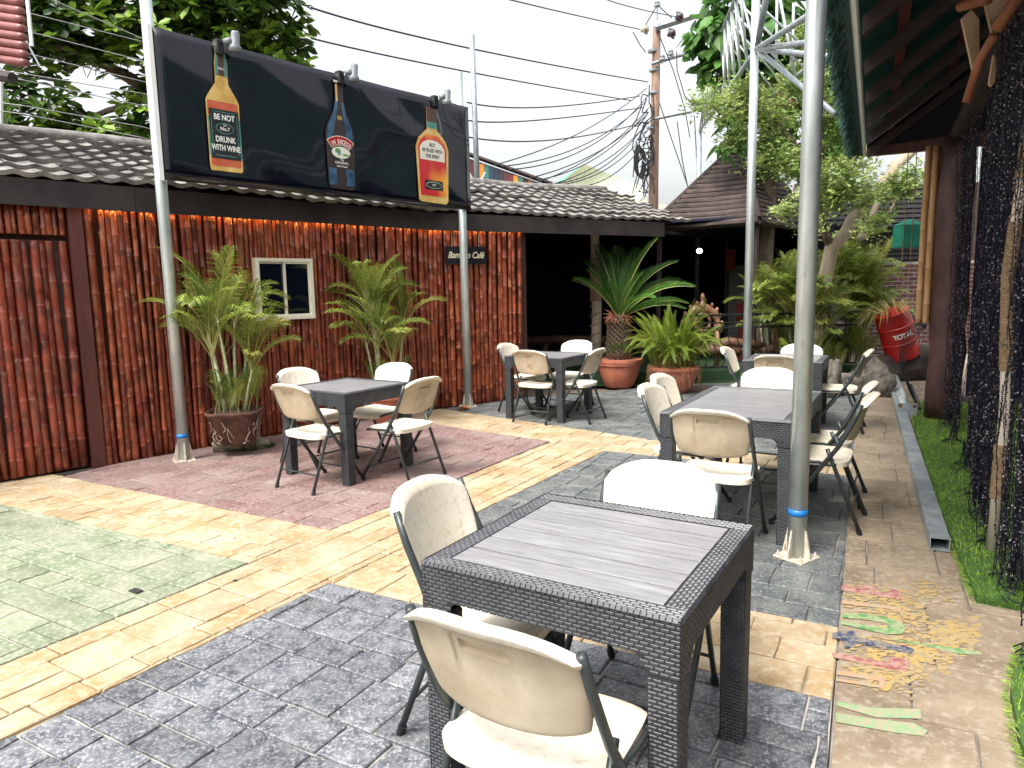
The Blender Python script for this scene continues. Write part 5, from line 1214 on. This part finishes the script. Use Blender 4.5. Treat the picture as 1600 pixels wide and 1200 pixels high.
for k in range(20):
    x0, y0 = 1018+rd.uniform(-8, 4), rd.uniform(130, 240); pts = []
    x, y = x0, y0
    for j in range(7): pts.append(uat(x, y, 20.7)); x += rd.uniform(-14, 10); y += rd.uniform(-4, 24); x = min(1022, max(988, x))
    cm.tube(wire(pts, sub_=3), .016, n=4)
for k in range(7): cm.tube([uat(997+5*math.cos(a)*1.3+k, 250+24*math.sin(a)+k, 20.6) for a in np.linspace(0, 6.2, 14)], .014, n=4)
cm.build('cable_tangle', wirem, ut, kind='stuff')
cables = [((486, 12, 12), (745, 78, 15), (1012, 128, 21), 'upper black cable running from the top left to the utility pole', .022),
 ((486, 60, 12), (745, 115, 15), (985, 157, 21), 'second black cable passing behind the thin roof pole', .02),
 ((730, 160, 12), (860, 167, 16), (1000, 150, 21), 'third sagging black cable right of the bottle board', .018),
 ((730, 188, 12), (850, 187, 16), (1005, 168, 21), 'fourth sagging black cable right of the bottle board', .018),
 ((730, 214, 12), (880, 217, 16), (1010, 190, 21), 'lowest sagging black cable right of the bottle board', .018),
 ((790, -2, 14), (900, 24, 17), (1000, 46, 20.6), 'thin cable ending at the pale insulator', .018),
 ((945, -2, 16), (990, 12, 18), (1060, 27, 20.6), 'short cable ending at the dark insulator', .016)]
for (a, m_, c, lab, r) in cables:
    A_, M_, B_ = at(*a), at(*m_), at(*c); P_ = []
    for k in range(25): f = k/24; P_.append(A_*(1-f)*(1-2*f)+M_*4*f*(1-f)+B_*f*(2*f-1))
    tag(MB().tube(P_, r*.75, n=5).build('overhead_cable', wirem), lab, 'cable')
drops = [((1010, 138), (772, 258)), ((1010, 158), (785, 260)), ((1012, 150), (795, 265)), ((1012, 178), (828, 278)), ((1012, 172), (838, 282)), ((1014, 186), (848, 288)), ((1012, 192), (856, 290)), ((1012, 204), (860, 290)), ((1014, 212), (870, 291)), ((1014, 168), (842, 284))]
for i, (a, c) in enumerate(drops):
    A_, B_ = at(*a, 20.8), at(*c, 13.8); P_ = wire([A_, B_], sag=.25+.1*(i % 3), sub_=16)
    tag(MB().tube(P_, .012, n=5).build('service_cable', wirem), ['uppermost of the service cables fanning from the pole to the tiled roof', 'second highest service cable fanning down to the tiled roof', 'third service cable from the top in the fan above the tiled roof', 'service cable in the middle of the fan, ending by the far green roof', 'service cable just below the middle of the fan', 'lower service cable ending at the roof ridge before the green roof', 'service cable of the tight lower bundle, left end', 'service cable of the tight lower bundle, lowest at the pole', 'lowermost service cable crossing in front of the pale green roof', 'slack service cable crossing the middle of the fan'][i], 'cable', 'service cables fanning down from the pole')
for i, (pts, lab) in enumerate((([(1030, 55), (1052, 110), (1070, 170), (1078, 215)], 'loose cable hanging right of the utility pole'), ([(1057, 80), (1058, 110), (1070, 150), (1085, 165)], 'curled cable under the middle crossarm'), ([(1058, 190), (1066, 250), (1074, 290)], 'pair of drop cables beside the far gazebo roof'), ([(1030, 160), (1052, 225), (1075, 292)], 'straight drop cable running down to the gazebo roof'), ([(1085, 180), (1088, 240), (1090, 280)], 'vertical cable left of the hanging branch'), ([(1008, 40), (1027, 8), (1050, 28)], 'jumper cable looping over the top of the utility pole'), ([(989, 50), (1000, 70), (1009, 82)], 'cut cable end dangling left of the pole top'))):
    tag(MB().tube(wire([at(x, y, 20.5) for x, y in pts], sub_=5), .014, n=4).build('hanging_cable', wirem), lab, 'cable')
# security wires over the left wall
ef = thing('security_fence', 'row of thin parallel fence wires strung above the tiled roof', 'fence', (0, 0, 0))
for (y0, y1, y2) in ((-20, 60, 110), (18, 65, 130), (47, 95, 165), (82, 127, 200), (115, 146, 215), (125, 165, 240), (165, 198, 270), (178, 215, 285)):
    MB().tube(wire([at(-60, y0-12, 9.0), at(36, y0, 9.2), at(222, y1, 9.9), at(480, y2, 11.2)], sub_=5), .006, n=4).build('wire', wiresteel, ef)
MB().tube([at(1, 215, 9.2), at(1, 128, 9.2)], .028, n=8).build('post', white, ef); MB().tube([at(41, -20, 9.15), at(50, 72, 9.15)], .022, n=6).build('post', white, ef); MB().tube([at(36, 55, 9.15), at(62, 103, 9.15)], .012, n=6).build('stay', galv_dull, ef)
# maroon rounded battens of the hut corner at the top left
hc = thing('hut_roof_corner', 'stack of maroon rounded roof battens at the top left corner', 'roof', at(-10, 60, 6.2)); HL = Vector(hc.location); mar = mat('maroon_glazed_batten', (.16, .045, .04), (.28, .1, .09), scale=5, rough=.35)
for k in range(8):
    y = 0+k*13.5; x1 = 34+k*1.2; a = at(-160, y-26, 6.6)-HL; c = at(x1, y+4, 6.0)-HL; MB().tube([a, a.lerp(c, .97), c], [.034, .034, .028], n=10).build('batten', mar, hc, smooth=True)
MB().tube([at(-120, 98, 6.5)-HL, at(20, 122, 6.1)-HL], .045, n=8).build('beam', darkwood, hc)

# ------------------------------------------------------------------ houses beyond the roof
gh = thing('gable_roof_house', 'dark sloped gable edged with upright multicoloured boards behind the tiled roof', 'building', at(790, 290, 16)-Vector((0, 0, at(790, 290, 16).z))); HL = Vector(gh.location)
a, c, e = at(700, 236, 16)-HL, at(862, 292, 16)-HL, at(700, 310, 16)-HL
b = MB(); back = Vector((0, 3, 0)); b.add([a, c, e, a+back, c+back, e+back], [(0, 2, 1), (3, 4, 5), (0, 1, 4, 3)]); b.build('gable', mat('dark_slate_paint', (.03, .035, .045), (.05, .055, .07), rough=.8), gh)
cols = [(60, 45, 40), (150, 90, 40), (225, 150, 60), (90, 40, 40), (140, 50, 40), (230, 130, 50), (60, 120, 105), (45, 60, 85), (40, 50, 70), (55, 50, 60), (95, 50, 55), (120, 50, 50), (235, 150, 50), (70, 130, 115)]
x = 716
for k, cc in enumerate(cols+cols[:4]):
    w = 7.5; y = 240+(x-706)*.345; p0 = at(x, 288, 15.8)-HL; p1 = at(x, y, 15.8)-HL
    if p1.z-p0.z < .06: break
    MB().bbox(-.05, .05, -.03, .03, 0, p1.z-p0.z, b=.004, T=Matrix.Translation(p0)).build('board', mat('board_%d' % (k % 14), hexc(*cc), rough=.6), gh); x += w
b = MB(); b.tube([a+Vector((0, -.25, .05)), c+Vector((0, -.25, .02))], .05, n=4); b.build('ridge_strip', darkwood, gh)
hh = thing('far_house', 'far house with a pale green ribbed metal roof beyond the tiled roof', 'building', Vector((at(930, 300, 34).x, 34, 0))); HL = Vector(hh.location)
pk = at(912, 256, 34)-HL; lf = at(840, 315, 33)-HL; rg = at(1010, 312, 33)-HL; rk = at(1000, 290, 40)-HL; grn = mat('pale_green_sheet_roof', (.5, .55, .36), (.6, .63, .45), rough=.5)
n_ = 26
for i in range(n_):
    f0, f1 = i/n_, (i+.93)/n_; p = lf.lerp(rg, f0); q = lf.lerp(rg, f1); pt = pk.lerp(rk, f0); qt = pk.lerp(rk, f1)
    MB().add([p, q, qt, pt, p+Vector((0, 0, -.1)), q+Vector((0, 0, -.1))], [(0, 1, 2, 3), (4, 5, 1, 0)]).build('roof_sheet', grn, hh)
MB().add([pk, lf+Vector((-.5, .2, 0)), lf], [(0, 1, 2)]).build('hip_sheet', mat('green_sheet', (.08, .25, .2), (.1, .3, .22), rough=.5), hh)
b = MB(); b.box(-3, 3.5, .5, 6, 0, lf.z-.05); b.build('wall', mat('far_wall', (.5, .48, .42), rough=.8), hh)
# ------------------------------------------------------------------ back right: brick wall, louvres, drum, cloth box
bk = thing('brick_wall', 'dark red brick wall with pale joints behind the red drum', 'wall', (8.0, 15.3, 0), R(-8)); brm = mat('dark_red_brick', (.035, .009, .007), (.07, .018, .015), scale=6, rough=.85, rnd=.35)
b = MB(); b.box(-3.2, 3.4, .0, .2, 0, 1.95); b.build('mortar', mat('pale_brick_mortar', (.16, .15, .14), (.26, .25, .24), rough=.9), bk)
bme = MB().bbox(-.1, .1, -.012, .02, -.033, .033, b=.004).mesh('brick', brm)
for r_ in range(21):
    for k in range(14):
        x = -.7+k*.215+(.107 if r_ % 2 else 0); o = link('brick', bme, bk, loc=(x, random.uniform(-.003, .003), .06+r_*.09))
lv = thing('louvred_shed', 'dark shed with horizontal louvres above the brick wall', 'shed', (8.0, 15.6, 0), R(-8))
b = MB(); b.box(-1.4, 4, .0, 2, 1.95, 3.6); b.build('wall', darkwood, lv)
lm = mat('dark_louvre', (.02, .022, .026), (.04, .04, .045), rough=.6)
for k in range(16): MB().bbox(-1.0, 1.1, -.06, -.02, 2.0+k*.1, 2.07+k*.1, b=.004, T=None).build('louvre', lm, lv)
# leaning red oil drum
q = G(1402, 572); dr = thing('oil_drum', 'leaning red oil drum with white TOTAL lettering and grass in its top', 'drum', at(1412, 556, 10.8)); dr.rotation_euler = (R(6), R(-22), R(0)); dr.scale = (.86,)*3; redm = mat('red_drum_paint', (.3, .006, .005), (.38, .012, .008), scale=4, rough=.4, spots=((.2, .03, .02), 6, .62))
prof = [(.27, 0), (.285, .01), (.285, .28), (.297, .29), (.297, .31), (.285, .32), (.285, .58), (.297, .59), (.297, .61), (.285, .62), (.285, .86), (.292, .87), (.27, .885)]
o = MB().lathe(prof, n=32).build('body', redm, dr, smooth=True); o.modifiers.new('s', 'EDGE_SPLIT').split_angle = R(40)
for k, ch in enumerate('TOTAL'):
    aa = R(-126+k*14.5); Mx = Matrix((Vector((-math.sin(aa), math.cos(aa), 0)), Vector((0, 0, 1)), Vector((math.cos(aa), math.sin(aa), 0)))).transposed()
    text(ch, dr, (math.cos(aa)*.288, math.sin(aa)*.288, .46), .12, P_wh, Mx, ext=.001, bold=.003)
gm = MB()
for k in range(60):
    a = random.random()*6.28; l = random.uniform(.2, .5); p0 = Vector((math.cos(a)*.15, math.sin(a)*.15, .88)); gm.tube([p0, p0+Vector((math.cos(a)*l*.3-.05, math.sin(a)*l*.3, l*.35)), p0+Vector((math.cos(a)*l*.8-.1, math.sin(a)*l*.8, l*.05-.1*random.random()))], [.006, .005, .002], n=4)
gm.build('dry_grass', mat('yellow_grass', (.3, .28, .08), (.5, .45, .18), rough=.8), dr, kind='stuff')
q = at(1405, 600, 10.9); rock('tarpaulin', 'dark brown sheet bunched over a low mound under the red drum', 'tarpaulin', (q.x, q.y, -.02), (.62, .4, .3), 77, mat('dark_brown_tarpaulin', (.02, .015, .012), (.055, .042, .034), scale=4, rough=.85, bump=.03))
q = at(1418, 387, 9.5); gb_ = thing('cloth_lantern', 'green cloth covered box hanging by cords under the leaning branch', 'lantern', q); gcl = mat('green_cloth', (.015, .25, .16), (.03, .34, .22), scale=6, rough=.8, bump=.006)
b = MB(); b.bbox(-.15, .15, -.12, .12, 0, .29, b=.012); b.build('cloth_box', gcl, gb_); b = MB(); b.add([(-.15, -.12, .291), (.15, -.12, .291), (.15, .12, .291), (-.15, .12, .291), (-.04, 0, .37), (.06, 0, .37)], [(0, 1, 5, 4), (1, 2, 5), (2, 3, 4, 5), (3, 0, 4)]); b.build('cloth_top', gcl, gb_)
for x in (-.02, -.13): MB().tube([(x, -.13, 1.4), (x, -.125, .4), (x-.01, -.13, -.35)], .006, n=5).build('cord', ropem, gb_)
q = at(1352, 370, 11.6); tag(MB().tube([q+Vector((.25, 0, .75)), q+Vector((.1, 0, .35)), q+Vector((-.05, 0, 0)), q+Vector((-.12, 0, -.05))], [.05, .045, .07, .05], n=8).build('hanging_cloth', barkpale, smooth=True), 'twisted pale cloth strip hanging above the palm clump', 'cloth')

# ------------------------------------------------------------------ steel members lying on the walkway
bA, bB = V2(2.40, 3.79), V2(6.05, 11.1)
d = (bB-bA); Lb = d.length; sb2 = thing('steel_beam', 'long galvanised box beam lying along the walkway edge', 'beam', (bA.x, bA.y, .012), math.atan2(d.y, d.x))
b = MB(); w, h, th = .05, .075, .005
o_ = [(-w, 0), (w, 0), (w, h), (-w, h)]; i_ = [(-w+th, th), (w-th, th), (w-th, h-th), (-w+th, h-th)]
vs = [(0, y, z) for y, z in o_]+[(0, y, z) for y, z in i_]+[(Lb, y, z) for y, z in o_]+[(Lb, y, z) for y, z in i_]
b.add(vs, [(i, 8+i, 8+(i+1) % 4, (i+1) % 4) for i in range(4)]+[(4+i, 4+(i+1) % 4, 12+(i+1) % 4, 12+i) for i in range(4)]+[(i, (i+1) % 4, 4+(i+1) % 4, 4+i) for i in range(4)]+[(8+i, 12+i, 12+(i+1) % 4, 8+(i+1) % 4) for i in range(4)]); b.build('box_section', galv_dull, sb2)
lp = MB()
for k in range(9): lp.bbox(.5+k*.9, .53+k*.9, -.054, -.049, .01, .05, b=.001)
lp.build('weld_lug', galv_dull, sb2)
pA, pB = V2(4.40, 7.68), V2(6.2, 11.3); d = pB-pA; pp = thing('fallen_post', 'round galvanised post with a bolted flange plate lying beside the turf', 'post', (pA.x, pA.y, .07), math.atan2(d.y, d.x))
MB().tube([(0, 0, 0), (d.length, 0, 0)], .055, n=16).build('shaft', galv, pp, smooth=True)
MB().bbox(-.02, 0, -.1, .1, -.065, .115, b=.004).build('flange', galv_dull, pp)
for y in (-.07, .07):
    for z in (-.035, .085): MB().lathe([(.02, 0), (.02, .004)], n=10, T=Matrix.Translation((-.02, y, z)) @ Matrix.Rotation(-math.pi/2, 4, 'Y')).build('bolt_hole', mat('rust_spot', (.12, .05, .02), (.25, .14, .06), rough=.9), pp)
q = G(714, 642); lf_ = tag(MB().add([(0, 0, .0), (.05, -.05, .05), (.12, -.03, .03), (.16, .02, .01), (.1, .06, .05), (.04, .05, .03), (.08, 0, -.0)], [(0, 1, 6), (1, 2, 6), (2, 3, 6), (3, 4, 6), (4, 5, 6), (5, 0, 6)]).build('fallen_leaf', mat('brown_dry_leaf', (.3, .1, .03), (.4, .18, .06), rough=.7)), 'curled brown leaf lying at the foot of the right board post', 'leaf'); lf_.location = (q.x, q.y, .01); lf_.scale = (1.1,)*3

# ------------------------------------------------------------------ thatched hut on the right
eF = V2(4.497, 9.464); ev = (V2(4.497, 9.464)-V2(1.909, 4.44)).normalized(); ew = V2(ev.y, -ev.x); EZ = 3.2
hut = thing('thatched_hut', 'dark open hut with green thatch eave, timber rafters and green corrugated roofing', 'hut', (eF.x, eF.y, 0)); HL = Vector(hut.location)
def hp(s, o, z): q = eF-ev*s+ew*o; return Vector((q.x, q.y, z))-HL      # s metres back towards the camera from the far corner
SL = math.tan(R(36)); LH = 8.6
thm = mat('green_synthetic_thatch', (.012, .035, .035), (.03, .07, .06), scale=60, rough=.9, bump=.008)
b = MB(); b.add([hp(0, 0, EZ), hp(LH, 0, EZ), hp(LH, .14, EZ-.05), hp(0, .14, EZ-.05), hp(0, 0, EZ+.12), hp(LH, 0, EZ+.12)], [(0, 1, 2, 3), (0, 4, 5, 1)]); b.build('thatch_edge', thm, hut)
Ms, Ps = [], []
for k in range(5200):
    s = random.random()*LH; o_ = random.uniform(-.02, .12); p = hp(s, o_, EZ+random.uniform(-.02, .1)); d = Vector((-ew.x*random.uniform(.1, .6), -ew.y*random.uniform(.1, .6), -random.uniform(.4, 1))); Ms.append(np.array(rotm(d, random.random()*6, random.uniform(.05, .12)))); Ps.append(tuple(p))
mass('thatch_blades', [(0, -.05, 0), (0, .05, 0), (1, .02, 0), (1, -.02, 0)], [(0, 1, 2, 3)], Ms, Ps, mat('green_thatch_blade', (.01, .035, .03), (.03, .09, .07), rough=.8, rnd=.3, island=True, world=True), hut)
MB().tube([hp(0, .16, EZ-.03), hp(LH, .16, EZ-.03)], .022, n=6).build('gutter_pipe', white, hut)
# corrugated sheets above purlins and rafters
cor = mat('dark_green_corrugated', (.008, .045, .04), (.012, .07, .055), scale=3, rough=.55)
shn = 9; sw = LH/shn
for k in range(shn):
    b = MB(); nx = 28; vs = []
    for i in range(nx+1):
        s = k*sw+sw*i/nx; zz = .018*math.cos(i/nx*2*math.pi*7); vs += [hp(s, .16, EZ+.10+zz), hp(s, 4.2, EZ+.10+4.04*SL+zz)]
    b.add(vs, [(2*i, 2*i+1, 2*i+3, 2*i+2) for i in range(nx)]); b.build('roof_sheet', cor, hut)
puri = mat('red_brown_batten', (.1, .02, .014), (.15, .035, .025), scale=4, rough=.7)
for k, o_ in enumerate((.45, 1.0, 1.55, 2.1, 2.65, 3.2)):
    q0, q1 = hp(.05, o_, EZ+(o_-.16)*SL+.03), hp(LH, o_, EZ+(o_-.16)*SL+.03); b = MB(); sx = Vector((ew.x, ew.y, SL)).normalized()*.045; uz = Vector((0, 0, .03)); b.add([q0-sx-uz, q0+sx-uz, q0+sx+uz, q0-sx+uz, q1-sx-uz, q1+sx-uz, q1+sx+uz, q1-sx+uz], [(0, 1, 2, 3), (7, 6, 5, 4), (0, 4, 5, 1), (1, 5, 6, 2), (3, 2, 6, 7), (0, 3, 7, 4)]); b.build('purlin', puri, hut)
for k in range(9):
    s = .15+k*1.0; q0, q1 = hp(s, .2, EZ-.04), hp(s, 4.0, EZ-.04+3.8*SL); b = MB(); sx = Vector((ev.x, ev.y, 0))*.045; uz = Vector((0, 0, .06)); b.add([q0-sx-uz, q0+sx-uz, q0+sx+uz, q0-sx+uz, q1-sx-uz, q1+sx-uz, q1+sx+uz, q1-sx+uz], [(0, 1, 2, 3), (7, 6, 5, 4), (0, 4, 5, 1), (1, 5, 6, 2), (3, 2, 6, 7), (0, 3, 7, 4)]); b.build('rafter', darkwood, hut)
# end beam, wall plate, gable infill, back wall
b = MB(); b.add([hp(-.02, .18, EZ-.06), hp(-.02, 5, EZ-.06), hp(-.02, 5, EZ+.3), hp(-.02, .18, EZ+.04), hp(.06, .18, EZ-.06), hp(.06, 5, EZ-.06), hp(.06, 5, EZ+.3), hp(.06, .18, EZ+.04)], [(0, 1, 2, 3), (7, 6, 5, 4), (0, 4, 5, 1), (3, 2, 6, 7), (0, 3, 7, 4)]); b.build('end_beam', maroon, hut)
b = MB(); b.add([hp(.02, .18, EZ-.02), hp(.02, 5, EZ-.02), hp(.02, 5, EZ+.16+4.84*SL), hp(.02, .18, EZ+.16)], [(0, 1, 2, 3)]); b.build('gable_infill', mat('dark_board', (.01, .008, .012), rough=.9), hut)
pdk = V2(4.66, 7.47); prp = V2(2.66, 3.74)
zb = 2.95
def pl2(p, z): return Vector((p.x, p.y, z))-HL
b = MB(); nrm_ = V2(ew.x, ew.y)*.06
for a_, c_ in ((pdk+ev*1.2, prp-ev*3.2),): b.add([pl2(a_-nrm_, zb), pl2(c_-nrm_, zb), pl2(c_+nrm_, zb), pl2(a_+nrm_, zb), pl2(a_-nrm_, zb+.14), pl2(c_-nrm_, zb+.14), pl2(c_+nrm_, zb+.14), pl2(a_+nrm_, zb+.14)], [(3, 2, 1, 0), (4, 5, 6, 7), (0, 1, 5, 4), (2, 3, 7, 6), (0, 4, 7, 3), (1, 2, 6, 5)])
b.build('wall_plate', darkwood, hut)
b = MB(); bo = V2(ew.x, ew.y)*3.2
for (a_, c_) in ((pdk+ev*2+bo, prp-ev*4+bo),): b.add([pl2(a_, 0), pl2(c_, 0), pl2(c_, 5.2), pl2(a_, 5.2)], [(0, 1, 2, 3)])
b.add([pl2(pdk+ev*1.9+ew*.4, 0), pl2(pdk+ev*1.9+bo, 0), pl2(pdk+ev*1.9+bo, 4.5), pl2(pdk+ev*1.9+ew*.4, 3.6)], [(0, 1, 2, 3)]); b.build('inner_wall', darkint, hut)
b = MB(); b.prism([tuple((pdk+ev*1.9+ew*.35))[:2], tuple((prp-ev*1.0+ew*.8))[:2], tuple((prp-ev*1.0+bo))[:2], tuple((pdk+ev*1.9+bo))[:2]][::-1], -.01, .045, T=Matrix.Translation(-HL)); b.build('floor', mat('hut_floor', (.05, .05, .05), (.1, .09, .08), rough=.8), hut)
def trunkpost(name, label, p, H, r, M, seed, z0=.04, n=14, par=None):
    rd = random.Random(seed); t_ = thing(name, label, 'post', (p.x, p.y, z0))
    pts = [(rd.gauss(0, .012), rd.gauss(0, .012), H*i/12) for i in range(13)]; MB().tube(pts, [r*rd.uniform(.93, 1.08) for _ in pts], n=n).build('trunk', M, t_, smooth=True); return t_
dp = trunkpost('timber_post', 'thick dark brown timber post standing on the green turf', pdk, 2.95, .16, mat('dark_red_trunk', (.035, .014, .012), (.11, .05, .042), scale=5, rough=.55, stretch=(1, 1, .5), bump=.006, spots=((.2, .12, .1), 9, .66)), 3)
# rope wound pale trunk
rp_ = thing('rope_wound_post', 'slim pale trunk wound with brown rope among the bead strands', 'post', (2.63, 3.70, .04)); lx = .035
path = [(0, 0, 0), (.03, .02, .8), (.0, .03, 1.5), (.035, .0, 2.3), (.06, .02, 2.95)]
MB().tube(path, [.027, .026, .024, .025, .026], n=12).build('trunk', mat('peeled_trunk', (.5, .42, .34), (.7, .62, .52), scale=8, rough=.6, stretch=(1, 1, .2)), rp_, smooth=True)
def onpath(z):
    for i in range(len(path)-1):
        if z <= path[i+1][2]: f = (z-path[i][2])/(path[i+1][2]-path[i][2]); return Vector(path[i]).lerp(Vector(path[i+1]), f)
    return Vector(path[-1])
def coil(z0, z1, pitch, r, rr):
    n = int((z1-z0)/pitch*10); return MB().tube([onpath(z0+(z1-z0)*i/n)+Vector((r*math.cos(i*.6283), r*math.sin(i*.6283), 0)) for i in range(n+1)], rr, n=5)
coil(2.0, 2.72, .009, .029, .0048).build('rope', ropem, rp_, smooth=True); coil(1.0, 1.78, .009, .028, .0048).build('rope', ropem, rp_, smooth=True); coil(.3, .6, .009, .03, .0048).build('rope', ropem, rp_, smooth=True); coil(1.78, 2.0, .07, .03, .0045).build('rope', ropem, rp_, smooth=True)
brc = mat('orange_brown_timber', (.16, .05, .02), (.3, .11, .045), scale=6, rough=.6, stretch=(1, 1, .3))
br_ = thing('timber_brace', 'forked orange brown timber brace at the head of the rope wound post', 'brace', (2.68, 3.72, 2.72)); BLc = Vector(br_.location)
for pts, r in (([at(1510, 160, 3.9), at(1530, 95, 3.85), at(1553, 55, 3.75)], .022), ([at(1556, 48, 3.74), at(1575, 18, 3.7), at(1600, -20, 3.6)], .03), ([at(1500, 10, 4.2), at(1545, -2, 4.0)], .03)): MB().tube([p-BLc for p in pts], r, n=8).build('limb', brc, br_, smooth=True)
plk = mat('pale_split_wood', (.34, .2, .11), (.5, .33, .2), scale=7, rough=.7, stretch=(1, 1, .15))
for i, (poly, Y, lab) in enumerate((([(1503, 28), (1518, 15), (1530, 30), (1531, 110), (1521, 111)], 4.1, 'pale split plank hanging beside the forked brace'), ([(1538, 0), (1575, -8), (1580, 5), (1562, 50), (1551, 55)], 4.3, 'pale plank tucked behind the forked brace'), ([(1546, 130), (1553, 85), (1556, 90), (1555, 128), (1550, 134)], 4.0, 'small tan wedge behind the rope wound post'))):
    a_ = [at(x, y, Y) for x, y in poly]; n = len(a_); o = MB().add(a_+[p+Vector((.01, .03, 0)) for p in a_], [tuple(range(n)), tuple(range(2*n-1, n-1, -1))]+[(k, n+k, n+(k+1) % n, (k+1) % n) for k in range(n)]).build('split_plank', plk); tag(o, lab, 'plank')
# bamboo culms hanging by the dark post
cu_ = thing('bamboo_culms', 'bundle of tan bamboo culms fixed left of the dark timber post', 'bamboo', (4.52, 7.62, 1.08))
for k, (x, y, r) in enumerate(((-.085, 0, .034), (-.02, -.02, .04), (.045, .01, .036))): me = pole_mesh(r, 1.85, 80+k, bam_tan); link('culm', me, cu_, loc=(x, y, 0))
# curved iron railing of the hut
cr_ = thing('curved_railing', 'black railing with bulging bars behind the dark timber post', 'railing', (4.72, 7.95, .05), math.atan2(ev.y, ev.x))
cbm2 = MB().tube([(0, .17*math.sin(math.pi*z/.95)**1.0*(1 if z < .95 else 0)+.02, z) for z in np.linspace(0, .95, 14)], .0055, n=6).mesh('baluster', iron, smooth=True)
for k in range(7): link('baluster', cbm2, cr_, loc=(.05+k*.33, 0, 0))
MB().tube([(-.05, .02, .97), (2.1, .02, .97)], .022, n=6).build('rail', iron, cr_); MB().tube([(-.05, .02, 1.08), (2.1, .02, 1.08)], .016, n=6).build('rail', iron, cr_); MB().tube([(-.05, .02, .02), (2.1, .02, .02)], .02, n=6).build('rail', iron, cr_)
# bead curtain strands
blk = mat('black_sequin', (.004, .004, .012), (.008, .008, .02), rough=.4, spec=.3); glintm = mat('glint_sequin', (.24, .21, .24), (.42, .36, .34), rough=.35, metal=.3)  # pale sequins are painted sparkle on the black strands
strands = []
for i in range(8):
    rd = random.Random(i); b = MB(); Hs = 2.86; z = 0; x = y = 0; th = []
    while z < Hs:
        x += rd.gauss(0, .0016); y += rd.gauss(0, .0016); x *= .985; y *= .985
        r = .0058; o = (x+rd.uniform(-.004, .004), y+rd.uniform(-.004, .004), z); e = Euler((rd.random()*6, rd.random()*6, 0)).to_matrix()
        vs = [Vector(o)+e @ (Vector(v)*r) for v in ((1, 0, 0), (0, 1, 0), (-1, 0, 0), (0, -1, 0), (0, 0, .5), (0, 0, -.5))]
        b.add(vs, [(0, 1, 4), (1, 2, 4), (2, 3, 4), (3, 0, 4), (1, 0, 5), (2, 1, 5), (3, 2, 5), (0, 3, 5)], 1 if rd.random() < .13 else 0); th.append((x, y, z)); z += .0105
    b.tube(th[::6]+[th[-1]], .0022, n=3, mi=0); strands.append(b.mesh('strand', [blk, glintm]))
L0, L1 = pdk-ev*.28, prp-ev*2.4
bundles = [(0.03, .30, 0), (.34, .05, .12), (.36, .04, -.1), (.445, .09, 0), (.52, .07, 0), (.585, .08, .0), (.66, .07, .05), (.72, .06, 0), (.80, .1, 0), (.9, .08, 0)]
bc = []
cdefs = [(0.02, .08, 'bead strands gathered just right of the dark timber post', 30), (.165, .172, 'thin group of dark bead strands between the two posts', 8), (.30, .36, 'broad curtain of dark bead strands left of the rope wound post', 34), (.435, .475, 'dense dark bead curtain just behind the rope wound post', 34), (.53, .555, 'narrow bundle of bead strands touching the rope wound post', 26), (.60, .63, 'dark bead strands just right of the rope wound post', 30), (.70, .74, 'nearest dark bead strands at the right edge', 34), (.82, .86, 'bead strands hanging past the right edge of the hut opening', 20)]
for (f0, f1, lab, n) in cdefs:
    cpos = L0.lerp(L1, (f0+f1)/2); t_ = thing('bead_curtain', lab, 'curtain', (cpos.x, cpos.y, .06), 0, 'dark sequin bead curtains of the hut')
    fan = random.uniform(-.03, .03)
    for k in range(n):
        f = f0+(f1-f0)*random.random(); q = L0.lerp(L1, f)+V2(ew.x, ew.y)*random.gauss(.04 if f0 < .5 else -.045, .028)-cpos
        o = link('strand', random.choice(strands), t_, loc=(q.x*(.9), q.y*(.9), random.uniform(0, .12)), rot=(random.gauss(0, .007), random.gauss(0, .007), random.random()*6.28), scale=(1, 1, random.uniform(.985, 1.01)))
    tl_ = MB()
    for k in range(16):
        a = random.random()*6.28; q = L0.lerp(L1, f0+(f1-f0)*random.random())-cpos; tl_.tube([(q.x, q.y, .2), (q.x+.03*math.cos(a), q.y+.03*math.sin(a), .04), (q.x+.08*math.cos(a), q.y+.08*math.sin(a), .005), (q.x+.1*math.cos(a+.6), q.y+.1*math.sin(a+.6), .0)], .0028, n=4)
    tl_.build('thread_ends', blk, t_, kind='stuff')
# unseen dark block added behind the viewpoint to darken the glossy board's reflection
rb_ = thing('added_reflection_block', 'unseen dark roofed block added behind the camera to darken the board reflection', 'building', (0, -7, 0))
b = MB(); b.box(-9, 9, 0, 3, -.04, 3.1); b.build('wall', mat('reflection_block_dark', (.04, .04, .06), (.07, .06, .08), rough=.8), rb_); b = MB(); b.box(-9.5, 9.5, -1.2, 3.5, 3.1, 3.3); b.build('roof', fascia, rb_)
